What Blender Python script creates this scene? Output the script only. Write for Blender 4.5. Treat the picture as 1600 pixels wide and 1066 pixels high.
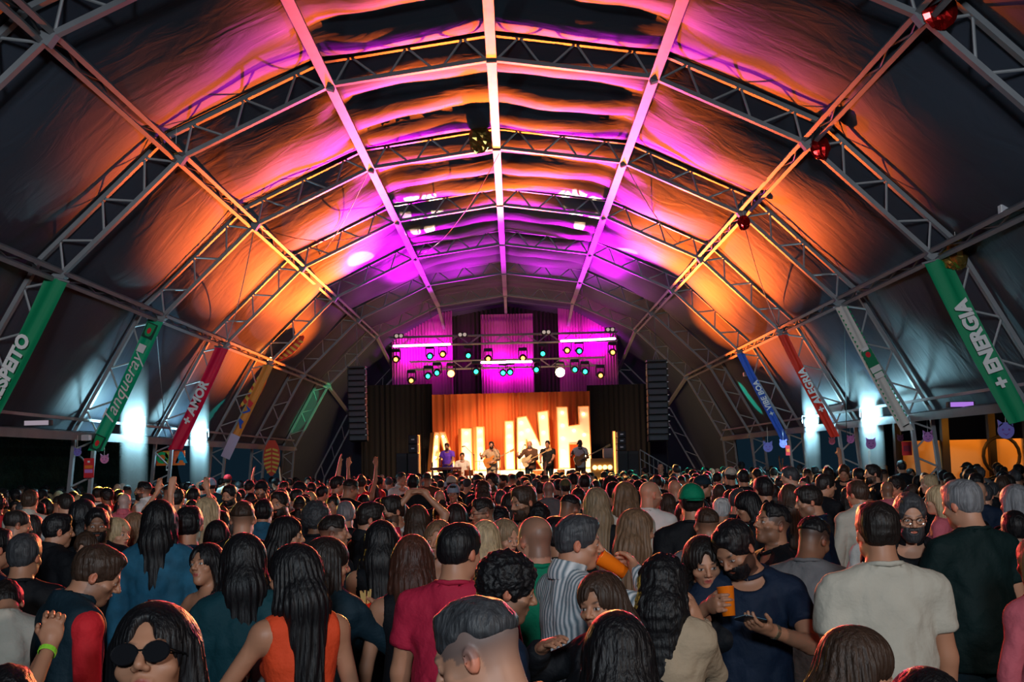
import bpy, math, random, os, time
import numpy as np
from mathutils import Vector, Matrix
T0 = time.time()
for _o in list(bpy.data.objects): bpy.data.objects.remove(_o)
SC = bpy.context.scene
COL = SC.collection
PI = math.pi
V3 = Vector
# ------------------------------------------------------------------ camera
FPX, PITCH, ROLL, CX, CZ = 1802.27, .1046, .0237, .211, 2.05
_ex = V3((1, 0, 0)); _eu = V3((0, -math.sin(PITCH), math.cos(PITCH))); _fw = V3((0, math.cos(PITCH), math.sin(PITCH)))
_R = math.cos(ROLL) * _ex - math.sin(ROLL) * _eu
_U = math.sin(ROLL) * _ex + math.cos(ROLL) * _eu
cam = bpy.data.cameras.new('camera'); camo = bpy.data.objects.new('camera', cam); COL.objects.link(camo)
cam.sensor_width = 36; cam.lens = FPX / 1600 * 36; cam.clip_end = 300; cam.clip_start = .05
M = Matrix.Identity(4)
for i in range(3): M[i][0] = _R[i]; M[i][1] = _U[i]; M[i][2] = -_fw[i]
M[0][3], M[1][3], M[2][3] = CX, 0, CZ
camo.matrix_world = M
SC.camera = camo
def ray(x, y): return _fw + _R * ((x - 800) / FPX) + _U * ((533 - y) / FPX)
def at(x, y, Y):
    """where the line of sight through a measured point of the photo meets the vertical plane at depth Y"""
    d = ray(x, y); t = Y / d[1]
    return V3((CX + d[0] * t, Y, CZ + d[2] * t))
# ------------------------------------------------------------------ world, view
SC.view_settings.view_transform = 'Standard'; SC.view_settings.look = 'None'
SC.view_settings.gamma = 1; SC.view_settings.use_curve_mapping = False
SC.view_settings.exposure = 0.0
W = bpy.data.worlds.new('night'); SC.world = W; W.use_nodes = True
_bg = W.node_tree.nodes['Background']; _bg.inputs[0].default_value = (.012, .035, .06, 1); _bg.inputs[1].default_value = .30
SC.cycles.max_bounces = 4; SC.cycles.diffuse_bounces = 2; SC.cycles.glossy_bounces = 2; SC.cycles.transmission_bounces = 3
SC.cycles.transparent_max_bounces = 6; SC.cycles.volume_bounces = 0
SC.cycles.sample_clamp_indirect = 3; SC.cycles.use_denoising = True
SC.cycles.caustics_reflective = False; SC.cycles.caustics_refractive = False
# ------------------------------------------------------------------ lamps that light the tent
def lamp(name, kind, loc, power, col, aim=None, size=.1, angle=60, blend=.5, sy=None):
    l = bpy.data.lights.new(name, kind); l.energy = power; l.color = col
    if kind == 'AREA':
        l.size = size
        if sy: l.shape = 'RECTANGLE'; l.size_y = sy
    elif kind == 'SPOT':
        l.spot_size = math.radians(angle); l.spot_blend = blend; l.shadow_soft_size = size
    else: l.shadow_soft_size = size
    o = bpy.data.objects.new(name, l); COL.objects.link(o); o.location = loc
    if aim is not None:
        o.rotation_euler = (V3(aim) - V3(loc)).to_track_quat('-Z', 'Y').to_euler()
    return o
OR = (1.0, .14, .015); MG = (.78, 0, .9); CY = (.25, .85, 1.0); AM = (1, .55, .2); TEAL = (0, .85, .6)
# colour wash thrown up at the roof from the stage
def washes():
    for x, tx, ty, tz, w, a in ((-2.0, -2.9, 29.5, 7.9, 14000, 20), (2.0, 2.9, 29.5, 7.9, 14000, 20), (0, 0, 21, 8.2, 8500, 18), (-1, -2.2, 35.5, 8.0, 1500, 64), (1, 2.2, 35.5, 8.0, 1500, 64)):
        lamp('magenta_wash', 'SPOT', (x, 40.0, 5.7), w, MG, (tx, ty, tz), size=.2, angle=a, blend=.8)
    for x, tx, ty, tz, w, a in ((-2.6, -4.6, 25.5, 7.2, 22000, 23), (2.6, 4.6, 25.5, 7.2, 22000, 23), (0, 0, 22, 8.2, 26000, 22), (0, 0, 13, 8.2, 22000, 15), (-2.8, -6.4, 31, 5.6, 7500, 28), (2.8, 6.4, 31, 5.6, 7500, 28)):
        lamp('amber_wash', 'SPOT', (x, 38.5, 3.2), w, OR, (tx, ty, tz), size=.08, angle=a, blend=.8)
washes()
# stage
for x in (-2.4, -.8, .8, 2.4): lamp('warm_footlight', 'AREA', (x, 40.9, 1.08), 120, (1, .56, .26), (x, 43, 2.6), size=1.2, sy=.1)
lamp('warm_front_wash', 'SPOT', (0, 34, 6.2), 3200, (1, .60, .34), (0, 41, 2.2), size=.3, angle=42, blend=.5)
for x, z in ((-3.5, 6.25), (-2.45, 6.3), (-.4, 5.65), (.45, 5.65), (2.45, 6.45), (3.45, 6.5)):
    lamp('magenta_drape_fill', 'AREA', (x, 43.62, z), 34, (1.0, .0, .75), (x, 44, z + .05), size=.9, sy=.08)  # unseen lamps added close to the drapes to make their hot band
# light on the crowd
lamp('red_front_light', 'SPOT', (-2.1, 38, 5.2), 20000, (1, .08, .06), (-2, 19, .2), size=.1, angle=36, blend=.8)
lamp('amber_blinder', 'SPOT', (1.65, 38, 5.25), 27000, (1, .36, .10), (1.5, 20, .2), size=.1, angle=38, blend=.8)
lamp('pink_front_light', 'SPOT', (-6.3, 30, 4.4), 6500, (1, .03, .06), (0, 7, .2), size=.1, angle=28, blend=.7)
lamp('pink_front_light', 'SPOT', (6.3, 30, 4.4), 6500, (1, .04, .10), (0, 7, .2), size=.1, angle=28, blend=.7)
lamp('green_side_light', 'SPOT', (4.8, 35, 3.2), 1500, (0, .9, .45), (4.2, 31, 1.5), size=.1, angle=50, blend=.7)
FLOODS = [((210, 665), 23.4), ((312, 683), 28.2), ((1267, 661), 29.3), ((1360, 651), 24.4)]
for (px_, Y_) in FLOODS:
    p_ = at(*px_, Y_); p_ = p_ + V3((-.12 if p_.x > 0 else .12, -.10, 0))
    lamp('cyan_flood', 'POINT', p_, 240, (.38, .82, 1.0), size=.10)
# unseen fill added around the camera for faces, banners and steel
lamp('added_fill', 'SPOT', (-7.2, 1.5, 5.2), 700, (.74, .90, 1.0), (1.0, 9, .2), size=.3, angle=84, blend=.9)
lamp('added_fill', 'SPOT', (6.0, -2.5, 4.8), 760, (1, .82, .72), (-1.0, 8, .2), size=.3, angle=66, blend=.9)
lamp('added_fill', 'SPOT', (0, -5, 4.5), 2600, (.8, .92, 1), (0, 17, 7.5), size=.5, angle=80, blend=.9)
for sx in (-1, 1): lamp('banner_fill', 'SPOT', (0, -3, 4.0), 2600, (.9, .95, 1), (sx * 7.2, 22, 3.9), size=.2, angle=26, blend=.8)  # unseen fill added from behind the camera to brighten the banners
lamp('bar_glow', 'POINT', (10.6, 26.2, 2.6), 40, (1, .35, .04), size=.2); lamp('bar_glow', 'POINT', (12.6, 26.2, 2.6), 60, (1, .35, .04), size=.2)
lamp('yellow_side_light', 'SPOT', (-7.0, 20.6, 2.5), 900, (1, .62, .08), (-4.5, 13.5, .8), size=.08, angle=50, blend=.7)
lamp('red_side_light', 'SPOT', (-7.0, 26, 2.6), 1500, (1, .05, .03), (-3, 17, .6), size=.08, angle=44, blend=.7)
lamp('teal_side_light', 'SPOT', (7.0, 27, 2.6), 1100, (.1, .8, .8), (3.5, 18, .6), size=.08, angle=46, blend=.7)
# small gobo beams
for tgt, c_, w_, a_ in (((-3.55, 30, 7.3), TEAL, 420, 3.6), ((3.25, 30.5, 7.5), TEAL, 420, 3.2), ((-7.4, 31.5, 3.6), TEAL, 300, 4), ((7.5, 36, 3.9), (0, .8, .4), 500, 7), ((-6.8, 41.9, 4.3), (0, .8, .3), 120, 14)):
    lamp('beam', 'SPOT', (0, 39.5, 4.6), w_ * 26, c_, tgt, size=.02, angle=a_, blend=.25)
for sx in (-1, 1):
    for i in range(6):
        a = i * PI / 3 + .3; r_ = .42
        lamp('petal_beam', 'SPOT', (sx * 1.5, 40, 5.2), 22000, (1, .70, .38), (sx * 1.95 + r_ * math.cos(a), 27.5 + 1.5 * math.sin(a), 8.2), size=.01, angle=1.5, blend=.15)
# ------------------------------------------------------------------ materials
MATS = {}
def nodes(name):
    m = bpy.data.materials.new(name); m.use_nodes = True; nt = m.node_tree
    return m, nt, nt.nodes['Principled BSDF']
def pmat(name, col, rough=.6, metal=0, spec=.4, bump=None, emit=None, estr=0, var=None, scale=(1, 1, 1), alpha=None, coat=0, trans=0):
    if name in MATS: return MATS[name]
    m, nt, p = nodes(name)
    p.inputs['Base Color'].default_value = (*col, 1); p.inputs['Roughness'].default_value = rough
    p.inputs['Metallic'].default_value = metal; p.inputs['Specular IOR Level'].default_value = spec
    p.inputs['Coat Weight'].default_value = coat; p.inputs['Transmission Weight'].default_value = trans
    if emit: p.inputs['Emission Color'].default_value = (*emit, 1); p.inputs['Emission Strength'].default_value = estr
    if bump or var:
        tc = nt.nodes.new('ShaderNodeTexCoord'); mp = nt.nodes.new('ShaderNodeMapping'); mp.inputs['Scale'].default_value = scale
        nt.links.new(tc.outputs['Object'], mp.inputs[0])
        nz = nt.nodes.new('ShaderNodeTexNoise'); nz.inputs['Scale'].default_value = (bump or var)[0]; nz.inputs['Detail'].default_value = 4
        nt.links.new(mp.outputs[0], nz.inputs[0])
        if bump:
            b = nt.nodes.new('ShaderNodeBump'); b.inputs['Strength'].default_value = bump[1]; b.inputs['Distance'].default_value = bump[2]
            nt.links.new(nz.outputs[0], b.inputs['Height']); nt.links.new(b.outputs[0], p.inputs['Normal'])
        if var:
            cr = nt.nodes.new('ShaderNodeMix'); cr.data_type = 'RGBA'
            cr.inputs[6].default_value = (*[c * (1 - var[1]) for c in col], 1); cr.inputs[7].default_value = (*[min(1, c * (1 + var[1])) for c in col], 1)
            nt.links.new(nz.outputs[0], cr.inputs[0]); nt.links.new(cr.outputs[2], p.inputs['Base Color'])
    MATS[name] = m
    return m
def emat(name, col, s):
    return pmat(name, (.02, .02, .02), emit=col, estr=s)
def attrmat(name, rough=.5, spec=.4, bump=None):
    if name in MATS: return MATS[name]
    m, nt, p = nodes(name)
    a = nt.nodes.new('ShaderNodeAttribute'); a.attribute_name = 'Col'
    nt.links.new(a.outputs['Color'], p.inputs['Base Color'])
    p.inputs['Roughness'].default_value = rough; p.inputs['Specular IOR Level'].default_value = spec
    MATS[name] = m
    return m
# ------------------------------------------------------------------ mesh helpers
class MB:
    def __init__(s): s.v = []; s.f = []
    def add(s, vs, fs):
        n = len(s.v); s.v += [tuple(v) for v in vs]; s.f += [tuple(i + n for i in f) for f in fs]; return s
    def box(s, c, d, R=None, bev=0):
        x, y, z = [q / 2 for q in d]; R = R or Matrix.Identity(3); c = V3(c)
        if bev:
            b = min(bev, x * .9, y * .9, z * .9); P = []
            for sx in (-1, 1):
                for sy in (-1, 1):
                    for sz in (-1, 1):
                        P += [V3((sx * x, sy * (y - b), sz * (z - b))), V3((sx * (x - b), sy * y, sz * (z - b))), V3((sx * (x - b), sy * (y - b), sz * z))]
            F = []
            def q(k, sx, sy, sz): return ((sx > 0) * 4 + (sy > 0) * 2 + (sz > 0)) * 3 + k
            for sg in (-1, 1):
                F.append([q(0, sg, a, b_) for a, b_ in ((-1, -1), (1, -1), (1, 1), (-1, 1))][::sg])
                F.append([q(1, a, sg, b_) for a, b_ in ((-1, -1), (1, -1), (1, 1), (-1, 1))][::-sg])
                F.append([q(2, a, b_, sg) for a, b_ in ((-1, -1), (1, -1), (1, 1), (-1, 1))][::sg])
            for a in (-1, 1):
                for b_ in (-1, 1):
                    F.append([q(1, -1, a, b_), q(1, 1, a, b_), q(2, 1, a, b_), q(2, -1, a, b_)])
                    F.append([q(0, a, -1, b_), q(0, a, 1, b_), q(2, a, 1, b_), q(2, a, -1, b_)])
                    F.append([q(0, a, b_, -1), q(0, a, b_, 1), q(1, a, b_, 1), q(1, a, b_, -1)])
                    for c_ in (-1, 1): F.append([q(0, a, b_, c_), q(1, a, b_, c_), q(2, a, b_, c_)])
            return s.add([c + R @ p for p in P], F)
        P = [c + R @ V3((sx * x, sy * y, sz * z)) for sx in (-1, 1) for sy in (-1, 1) for sz in (-1, 1)]
        return s.add(P, [(0, 1, 3, 2), (4, 6, 7, 5), (0, 4, 5, 1), (2, 3, 7, 6), (0, 2, 6, 4), (1, 5, 7, 3)])
    def tube(s, pts, r, n=8, cap=True):
        pts = [V3(p) for p in pts]; rs = r if isinstance(r, (list, tuple)) else [r] * len(pts)
        rings = []; up = None
        for i, p in enumerate(pts):
            d = (pts[min(i + 1, len(pts) - 1)] - pts[max(i - 1, 0)]).normalized()
            if up is None or abs(d.dot(up)) > .98:
                up = V3((0, 0, 1)) if abs(d.z) < .9 else V3((0, 1, 0))
            a = d.cross(up).normalized(); b = a.cross(d).normalized(); up = b
            rings.append([p + (a * math.cos(2 * PI * k / n + PI / n) + b * math.sin(2 * PI * k / n + PI / n)) * rs[i] for k in range(n)])
        F = []
        for i in range(len(pts) - 1):
            for k in range(n): F.append((i * n + k, i * n + (k + 1) % n, (i + 1) * n + (k + 1) % n, (i + 1) * n + k))
        if cap: F += [tuple(range(n))[::-1], tuple((len(pts) - 1) * n + k for k in range(n))]
        return s.add([p for r_ in rings for p in r_], F)
    def beam(s, a, b, w, h=None):
        """box section bar: w across, h in the arch plane"""
        a, b = V3(a), V3(b); h = h or w; d = b - a; L = d.length; d.normalize()
        u = V3((0, 1, 0)) if abs(d.y) < .9 else V3((1, 0, 0))
        t = d.cross(u).normalized(); u = t.cross(d).normalized()
        R = Matrix((d, u, t)).transposed()
        return s.box((a + b) / 2, (L, w, h), R)
    def lathe(s, prof, c=(0, 0, 0), n=20, R=None):
        c = V3(c); R = R or Matrix.Identity(3); P = []; m = len(prof)
        for k in range(n):
            a = 2 * PI * k / n
            for r, z in prof: P.append(c + R @ V3((r * math.cos(a), r * math.sin(a), z)))
        F = [(k * m + i, ((k + 1) % n) * m + i, ((k + 1) % n) * m + i + 1, k * m + i + 1) for k in range(n) for i in range(m - 1)]
        return s.add(P, F)
    def prism(s, poly, o, X, Y, N, th):
        o, X, Y, N = V3(o), V3(X), V3(Y), V3(N); m = len(poly)
        P = [o + X * a + Y * b for a, b in poly] + [o + X * a + Y * b + N * th for a, b in poly]
        F = [tuple(range(m))[::-1], tuple(range(m, 2 * m))] + [(i, (i + 1) % m, (i + 1) % m + m, i + m) for i in range(m)]
        return s.add(P, F)
    def obj(s, name, mat, parent=None, smooth=False, **k):
        me = bpy.data.meshes.new(name); me.from_pydata(s.v, [], s.f); me.update()
        if smooth: me.polygons.foreach_set('use_smooth', [True] * len(me.polygons))
        if mat: me.materials.append(mat)
        o = bpy.data.objects.new(name, me); COL.objects.link(o)
        if parent: o.parent = parent
        return tag(o, **k)
def tag(o, label=None, cat=None, group=None, kind=None):
    if label: o['label'] = label
    if cat: o['category'] = cat
    if group: o['group'] = group
    if kind: o['kind'] = kind
    return o
def empty(name, loc=(0, 0, 0), label=None, cat=None, group=None, rz=0, s=1):
    o = bpy.data.objects.new(name, None); COL.objects.link(o); o.location = loc; o.rotation_euler = (0, 0, rz); o.scale = (s, s, s)
    o.empty_display_size = .1
    return tag(o, label, cat, group)
def dup(o, parent=None, **k):
    c = o.copy(); COL.objects.link(c); c.parent = parent
    return tag(c, **k)
def text(name, body, size, mat, parent, mw, off=.012, ext=.004, shear=0, space=1.0, ax='CENTER'):
    """lettering turned into a mesh of its own, lying in the plane given by the matrix"""
    cu = bpy.data.curves.new(name, 'FONT'); cu.body = body; cu.size = size; cu.offset = off; cu.extrude = ext; cu.shear = shear
    cu.align_x = ax; cu.align_y = 'CENTER'; cu.space_character = space; cu.resolution_u = 3
    t = bpy.data.objects.new(name, cu); COL.objects.link(t)
    bpy.context.view_layer.update()
    me = bpy.data.meshes.new_from_object(t.evaluated_get(bpy.context.evaluated_depsgraph_get()))
    bpy.data.objects.remove(t); me.materials.clear(); me.materials.append(mat); me.name = name
    me.transform(mw)
    o = bpy.data.objects.new(name, me); COL.objects.link(o); o.parent = parent
    return o
def frame(o, X, Y):
    X = V3(X).normalized(); Y = V3(Y).normalized(); Z = X.cross(Y); m = Matrix.Identity(4)
    for i in range(3): m[i][0], m[i][1], m[i][2], m[i][3] = X[i], Y[i], Z[i], o[i]
    return m
# ================================================================== tent
steel = pmat('galvanised_aluminium', (.26, .27, .29), .5, .25, .4, var=(3, .25))
steel2 = pmat('aluminium_lacing', (.40, .41, .43), .45, .25, .4)
NODE = [(0, 8.19), (2.48, 7.84), (4.75, 6.75), (6.55, 4.98), (7.8, 2.72), (8.02, 0)]
Y0, BAY = 17.1, 5.0
def arch_y(k): return Y0 + BAY * k
def outer(nodes, off):
    res = []
    full = [(-x, z) for x, z in nodes[::-1]][:-1] + list(nodes)
    for i, (x, z) in enumerate(full):
        a = V3(full[max(i - 1, 0)]).to_2d(); b = V3(full[min(i + 1, len(full) - 1)]).to_2d(); t = (b - a).normalized()
        res.append((x - t.y * off, z + t.x * off))
    return full, res
FULL, OUT = outer(NODE, .40)
_, SKIN = outer(NODE, .47)
SKIN[0] = (SKIN[0][0], .0); SKIN[-1] = (SKIN[-1][0], 0)
OUT[0] = (OUT[0][0], 0); OUT[-1] = (OUT[-1][0], 0)
def tri(name):
    return name
# floor / outside ground
MB().box((0, 30, -.05), (70, 90, .1)).obj('floor', pmat('trodden_dark_ground', (.05, .05, .048), .8, bump=(6, .4, .03), var=(2, .4)), kind='structure')
# arches
for k in range(-2, 6):
    y = arch_y(k)
    lab = {-2: None, -1: 'aluminium arch truss overhead, its knees cut off by the top corners of the picture',
           0: 'nearest full aluminium arch truss, carrying the respeito and energia banners',
           1: 'second full aluminium arch truss, with the white and green banner on its right leg',
           2: 'third full aluminium arch truss, carrying both red banners',
           3: 'fourth full aluminium arch truss, carrying the blue and the orange banner',
           4: 'fifth full aluminium arch truss, just before the stage speaker arrays',
           5: 'aluminium arch truss crossing in front of the purple stage drapes'}[k]
    if k == -2: continue
    e = empty('arch_truss', (0, y, 0), lab, 'roof truss', 'arch trusses of the tent')
    a = MB(); b = MB()
    for i in range(10):
        (x0, z0), (x1, z1) = FULL[i], FULL[i + 1]; a.beam((x0, 0, z0), (x1, 0, z1), .10, .065)
        (x0, z0), (x1, z1) = OUT[i], OUT[i + 1]; b.beam((x0, 0, z0), (x1, 0, z1), .10, .065)
    a.obj('inner_chord', steel, e); b.obj('outer_chord', steel, e)
    for i in range(1, 10):
        MB().box((FULL[i][0], 0, FULL[i][1]), (.16, .13, .16), Matrix.Rotation(math.atan2(FULL[i][0] - OUT[i][0], OUT[i][1] - FULL[i][1]), 3, 'Y')).obj('joint_plate', steel, e)
    for i in range(10):
        A0, A1 = V3((FULL[i][0], 0, FULL[i][1])), V3((FULL[i + 1][0], 0, FULL[i + 1][1]))
        B0, B1 = V3((OUT[i][0], 0, OUT[i][1])), V3((OUT[i + 1][0], 0, OUT[i + 1][1]))
        n = 3 if i in (1, 2, 3, 6, 7, 8) else 4
        if i in (4, 5): n = 3
        for j in range(n):
            t0, t1, tm = j / n, (j + 1) / n, (j + .5) / n
            p = A0.lerp(A1, t0 + .03); q = B0.lerp(B1, tm); r = A0.lerp(A1, t1 - .03)
            for s_, t_ in ((p, q), (q, r)): MB().tube([s_, t_], .019, 6).obj('lacing_tube', steel2, e)
# purlins between arches
YA, YB = arch_y(-2), arch_y(5)
names = {0: 'ridge', 1: 'upper', 2: 'shoulder', 3: 'eave', 4: 'low side'}
for side in (-1, 1):
    for n in range(5):
        if n == 0 and side == 1: continue
        x, z = NODE[n][0] * side, NODE[n][1]
        io = 5 + n * side; ox, oz = OUT[io]
        sd = {-1: 'left', 1: 'right'}[side]
        lab = 'ridge beam running along the top of the tent roof' if n == 0 else {1: 'aluminium purlin just %s of the ridge beam', 2: 'ladder purlin on the %s shoulder of the roof, second from the ridge', 3: 'pinkish ladder purlin on the %s that the banners hang from', 4: 'low rail along the %s side of the tent below the banners'}[n] % sd
        if n == 4: lab = {-1: 'low horizontal side rail behind the two left floodlights', 1: 'low horizontal side rail behind the two right floodlights'}[side]
        e = empty('purlin', (0, YA, 0), lab, 'beam', 'purlins of the tent')
        d = V3((x - ox, 0, z - oz)).normalized(); t = V3((d.z, 0, -d.x))
        L = YB - YA
        if n in (2, 3):
            for q in (-1, 1):
                c = V3((x, 0, z)) + t * .075 * q - d * .03
                MB().box(c + V3((0, L / 2, 0)), (.06, L, .10), Matrix.Rotation(math.atan2(t.z, -t.x) if 0 else math.atan2(-t.z, t.x), 3, 'Y')).obj('rail', steel, e)
            lm = MB(); m = int(L / .55)
            for j in range(m):
                a = V3((x, j * L / m, z)) + t * .05 * (1 if j % 2 else -1); b = V3((x, (j + 1) * L / m, z)) + t * .05 * (-1 if j % 2 else 1)
                lm.tube([a - d * .06, b - d * .06], .018, 5)
            lm.obj('lacing', pmat('dark_steel', (.12, .12, .13), .5, .6), e)['label'] = 'dark zigzag lacing between the rails'
        else:
            MB().box((x, L / 2, z), (.15, L, .10), Matrix.Rotation(math.atan2(-t.z, t.x), 3, 'Y')).obj('rail', steel, e)
            if n == 4: MB().box((x - .0 * side, L / 2, z + .3), (.05, L, .05)).obj('top_rail', steel, e)
        if n in (1, 2, 3): MB().box((ox, L / 2, oz), (.05, L, .05)).obj('outer_rail', steel, e)
        # beyond the last arch the beam bends down to the rounded end of the tent
        if n < 4:
            xe, ze = x * .93, (z - 1.15 if n else 7.45)
            xf, zf = x * .82, max(.9, z - (2.9 if n else 2.6))
            MB().beam((x, L, z), (xe, L + 3.6, ze), .10, .10).beam((xe, L + 3.6, ze), (xf, L + 5.2, zf), .10, .10).obj('end_rafter', steel, e)
# end arch (smaller, behind)
N2 = [(0, 7.45), (2.31, 7.0), (4.42, 5.6), (6.1, 3.83), (7.3, 1.6), (7.5, 0)]
F2, O2 = outer(N2, .36)
e = empty('arch_truss', (0, YB + 3.6, 0), 'lowest and farthest arch truss, almost hidden behind the purple drapes', 'roof truss', 'arch trusses of the tent')
a = MB(); b = MB()
for i in range(10):
    a.beam((F2[i][0], 0, F2[i][1]), (F2[i + 1][0], 0, F2[i + 1][1]), .08, .06); b.beam((O2[i][0], 0, max(0, O2[i][1])), (O2[i + 1][0], 0, max(0, O2[i + 1][1])), .08, .06)
a.obj('inner_chord', steel, e); b.obj('outer_chord', steel, e)
for i in range(10):
    for j in range(3):
        A = V3((F2[i][0], 0, F2[i][1])).lerp(V3((F2[i + 1][0], 0, F2[i + 1][1])), j / 3)
        B = V3((O2[i][0], 0, O2[i][1])).lerp(V3((O2[i + 1][0], 0, O2[i + 1][1])), (j + .5) / 3)
        MB().tube([A, B], .018, 5).obj('lacing_tube', steel2, e)
# tarpaulin skin
def tarp_mat():
    m, nt, p = nodes('dark_pvc_tarpaulin')
    p.inputs['Base Color'].default_value = (.050, .062, .088, 1); p.inputs['Roughness'].default_value = .6; p.inputs['Specular IOR Level'].default_value = .25
    tc = nt.nodes.new('ShaderNodeTexCoord'); mp = nt.nodes.new('ShaderNodeMapping'); mp.inputs['Scale'].default_value = (1.0, 2.2, 1.0)
    nt.links.new(tc.outputs['Object'], mp.inputs[0])
    n1 = nt.nodes.new('ShaderNodeTexNoise'); n1.inputs['Scale'].default_value = 1.3; n1.inputs['Detail'].default_value = 5; n1.inputs['Distortion'].default_value = .8
    nt.links.new(mp.outputs[0], n1.inputs[0])
    b = nt.nodes.new('ShaderNodeBump'); b.inputs['Strength'].default_value = .35; b.inputs['Distance'].default_value = .05
    nt.links.new(n1.outputs[0], b.inputs['Height']); nt.links.new(b.outputs[0], p.inputs['Normal'])
    return m
tarp = tarp_mat()
rng = random.Random(4)
def skin_bay(k):
    ya, yb = arch_y(k), arch_y(k + 1)
    vs = []; NU, NV = 10, 40; idx = {}
    P = MB(); cols = []
    segs = list(range(1, 9))
    for si in segs:
        (x0, z0), (x1, z1) = SKIN[si], SKIN[si + 1]
        mid = si in (4, 5)
        nx, nz = -(z1 - z0), (x1 - x0); l = math.hypot(nx, nz); nx /= l; nz /= l
        grid = []
        for i in range(NU + 1):
            u = i / NU
            for j in range(NV + 1):
                v = j / NV
                main = .46 * math.sin(PI * v) ** 1.0
                sc = .24 * abs(math.sin(3 * PI * v)) ** .85
                c = x0 + (x1 - x0) * u
                w = 1 / (1 + math.exp((abs(c) - 2.6) * 5))            # the ridge panels are pleated in three, the side ones sag once
                s = (1 - w) * main + w * (.06 * math.sin(PI * v) + sc)
                s *= min(1, max(0, (8.2 - abs(c)) / 1.6))
                s *= .88 + .12 * math.sin(c * 1.7 + k * 2)
                s += .022 * math.sin(PI * v) * (math.sin(9 * v + c * 2.1 + k) + math.sin(c * 6 + v * 4 + k * 3) * .6)
                cc = .15 * math.sin(PI * v) * (1 if abs(c) < 7 else .5)
                px, pz = c - nx * s, z0 + (z1 - z0) * u - nz * s
                grid.append((px, ya + (yb - ya) * v, pz))
        F = [(i * (NV + 1) + j, (i + 1) * (NV + 1) + j, (i + 1) * (NV + 1) + j + 1, i * (NV + 1) + j + 1) for i in range(NU) for j in range(NV)]
        P.add(grid, F)
    me = bpy.data.meshes.new('ceiling')
    # weld the seams so that the shading runs on
    key = {}; remap = []; co = []
    for v in P.v:
        q = (round(v[0], 3), round(v[1], 3), round(v[2], 3))
        if q not in key: key[q] = len(co); co.append(v)
        remap.append(key[q])
    fs = [tuple(remap[i] for i in f) for f in P.f]
    me.from_pydata(co, [], fs); me.update(); me.polygons.foreach_set('use_smooth', [True] * len(fs)); me.materials.append(tarp)
    o = bpy.data.objects.new('ceiling', me); COL.objects.link(o); o['kind'] = 'structure'
for k in range(-4, 5): skin_bay(k)
# rounded end of the skin
P = MB(); _, S2 = outer(N2, .42); nn = 10; g = []
prof = [(YB, 1, 0), (YB + 3.6, 0, 0), (YB + 5.4, 0, 1)]
rows = []
for j in range(13):
    t = j / 12
    row = []
    for i in range(11):
        x0, z0 = SKIN[i]; x1, z1 = S2[i]; z1 = max(0, z1)
        if t < .6: q = t / .6; row.append((x0 + (x1 - x0) * q, YB + 3.6 * q, z0 + (z1 - z0) * q))
        else: q = (t - .6) / .4; row.append((x1 * (1 - .12 * q), YB + 3.6 + 2.4 * q, z1 * (1 - q)))
    rows.append(row)
P.add([p for r in rows for p in r], [(j * 11 + i, j * 11 + i + 1, (j + 1) * 11 + i + 1, (j + 1) * 11 + i) for j in range(12) for i in range(10)])
P.obj('wall_back', tarp, smooth=True, kind='structure')
# dark hedge bank outside on the left, night ground on the right
hedge = pmat('dark_leafage', (.02, .07, .05), .9, bump=(9, 1, .2), var=(7, .8))
h = MB(); hr = random.Random(9); NX, NZ = 90, 14
g = [(-13.5 + .35 * hr.random() - 1.2 * (i / NZ) , 6 + 42 * j / NX, 5.2 * i / NZ * (1 + .0 * hr.random())) for j in range(NX + 1) for i in range(NZ + 1)]
h.add(g, [(j * (NZ + 1) + i, (j + 1) * (NZ + 1) + i, (j + 1) * (NZ + 1) + i + 1, j * (NZ + 1) + i + 1) for j in range(NX) for i in range(NZ)])
h.obj('hedge', hedge, smooth=True, label='dark green hedge bank outside the open left side of the tent', cat='hedge', kind='stuff')
MB().box((16.5, 28, 2.6), (.2, 46, 5.2)).obj('wall_right', pmat('black_site_hoarding', (.02, .022, .03), .8), kind='structure')
# ================================================================== banners
def hexc(h): return tuple(((int(h[i:i + 2], 16) / 255 + .0) ** 2.2) for i in (0, 2, 4))
white = pmat('white_print', (.85, .85, .85), .6)
def banner(Y, q, col, words, label, tx=.52, size=.62, tcol=None, extra=None, shear=.12, space=1.0, off=.012):
    tl, tr, bl, br = [at(*p, Y) for p in q]
    e = empty('hanging_banner', tl, label, 'banner', 'hanging banners of the tent')
    m = MB(); NI, NJ = 8, 40; vs = []
    for j in range(NJ + 1):
        for i in range(NI + 1):
            u, v = i / NI, j / NJ
            p = tl.lerp(tr, u).lerp(bl.lerp(br, u), v)
            p = p + V3((0, .022 * math.sin(u * 9 + v * 3) + .05 * math.sin(PI * v) + .008 * math.sin(u * 21), 0)); vs.append(p - tl)
    m.add(vs, [(j * (NI + 1) + i, j * (NI + 1) + i + 1, (j + 1) * (NI + 1) + i + 1, (j + 1) * (NI + 1) + i) for j in range(NJ) for i in range(NI)])
    o = m.obj('cloth_strip', col, e, smooth=True)
    top, bot = (tl + tr) / 2, (bl + br) / 2
    up = (top - bot).normalized(); perp = V3((0, -1, 0)).cross(up)   # perp = letter-up direction
    wd = (tr - tl).length * abs(V3(((tr - tl).normalized())).dot(perp)) 
    L = (top - bot).length
    rod = MB().tube([tl - tl + V3((-.03, 0, 0)), tr - tl + V3((.03, 0, 0))], .018, 6).obj('top_rod', steel, e)
    if words:
        c = top.lerp(bot, tx) - tl + V3((0, -.075, 0))
        text('lettering', words, wd * size, tcol or white, e, frame(c, up, perp), shear=shear, space=space, off=off * wd * 2)['label'] = 'white printed word ' + words.replace('+', '').strip().lower()
    if extra: extra(e, tl, top, bot, up, perp, wd, L)
    return e
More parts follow.
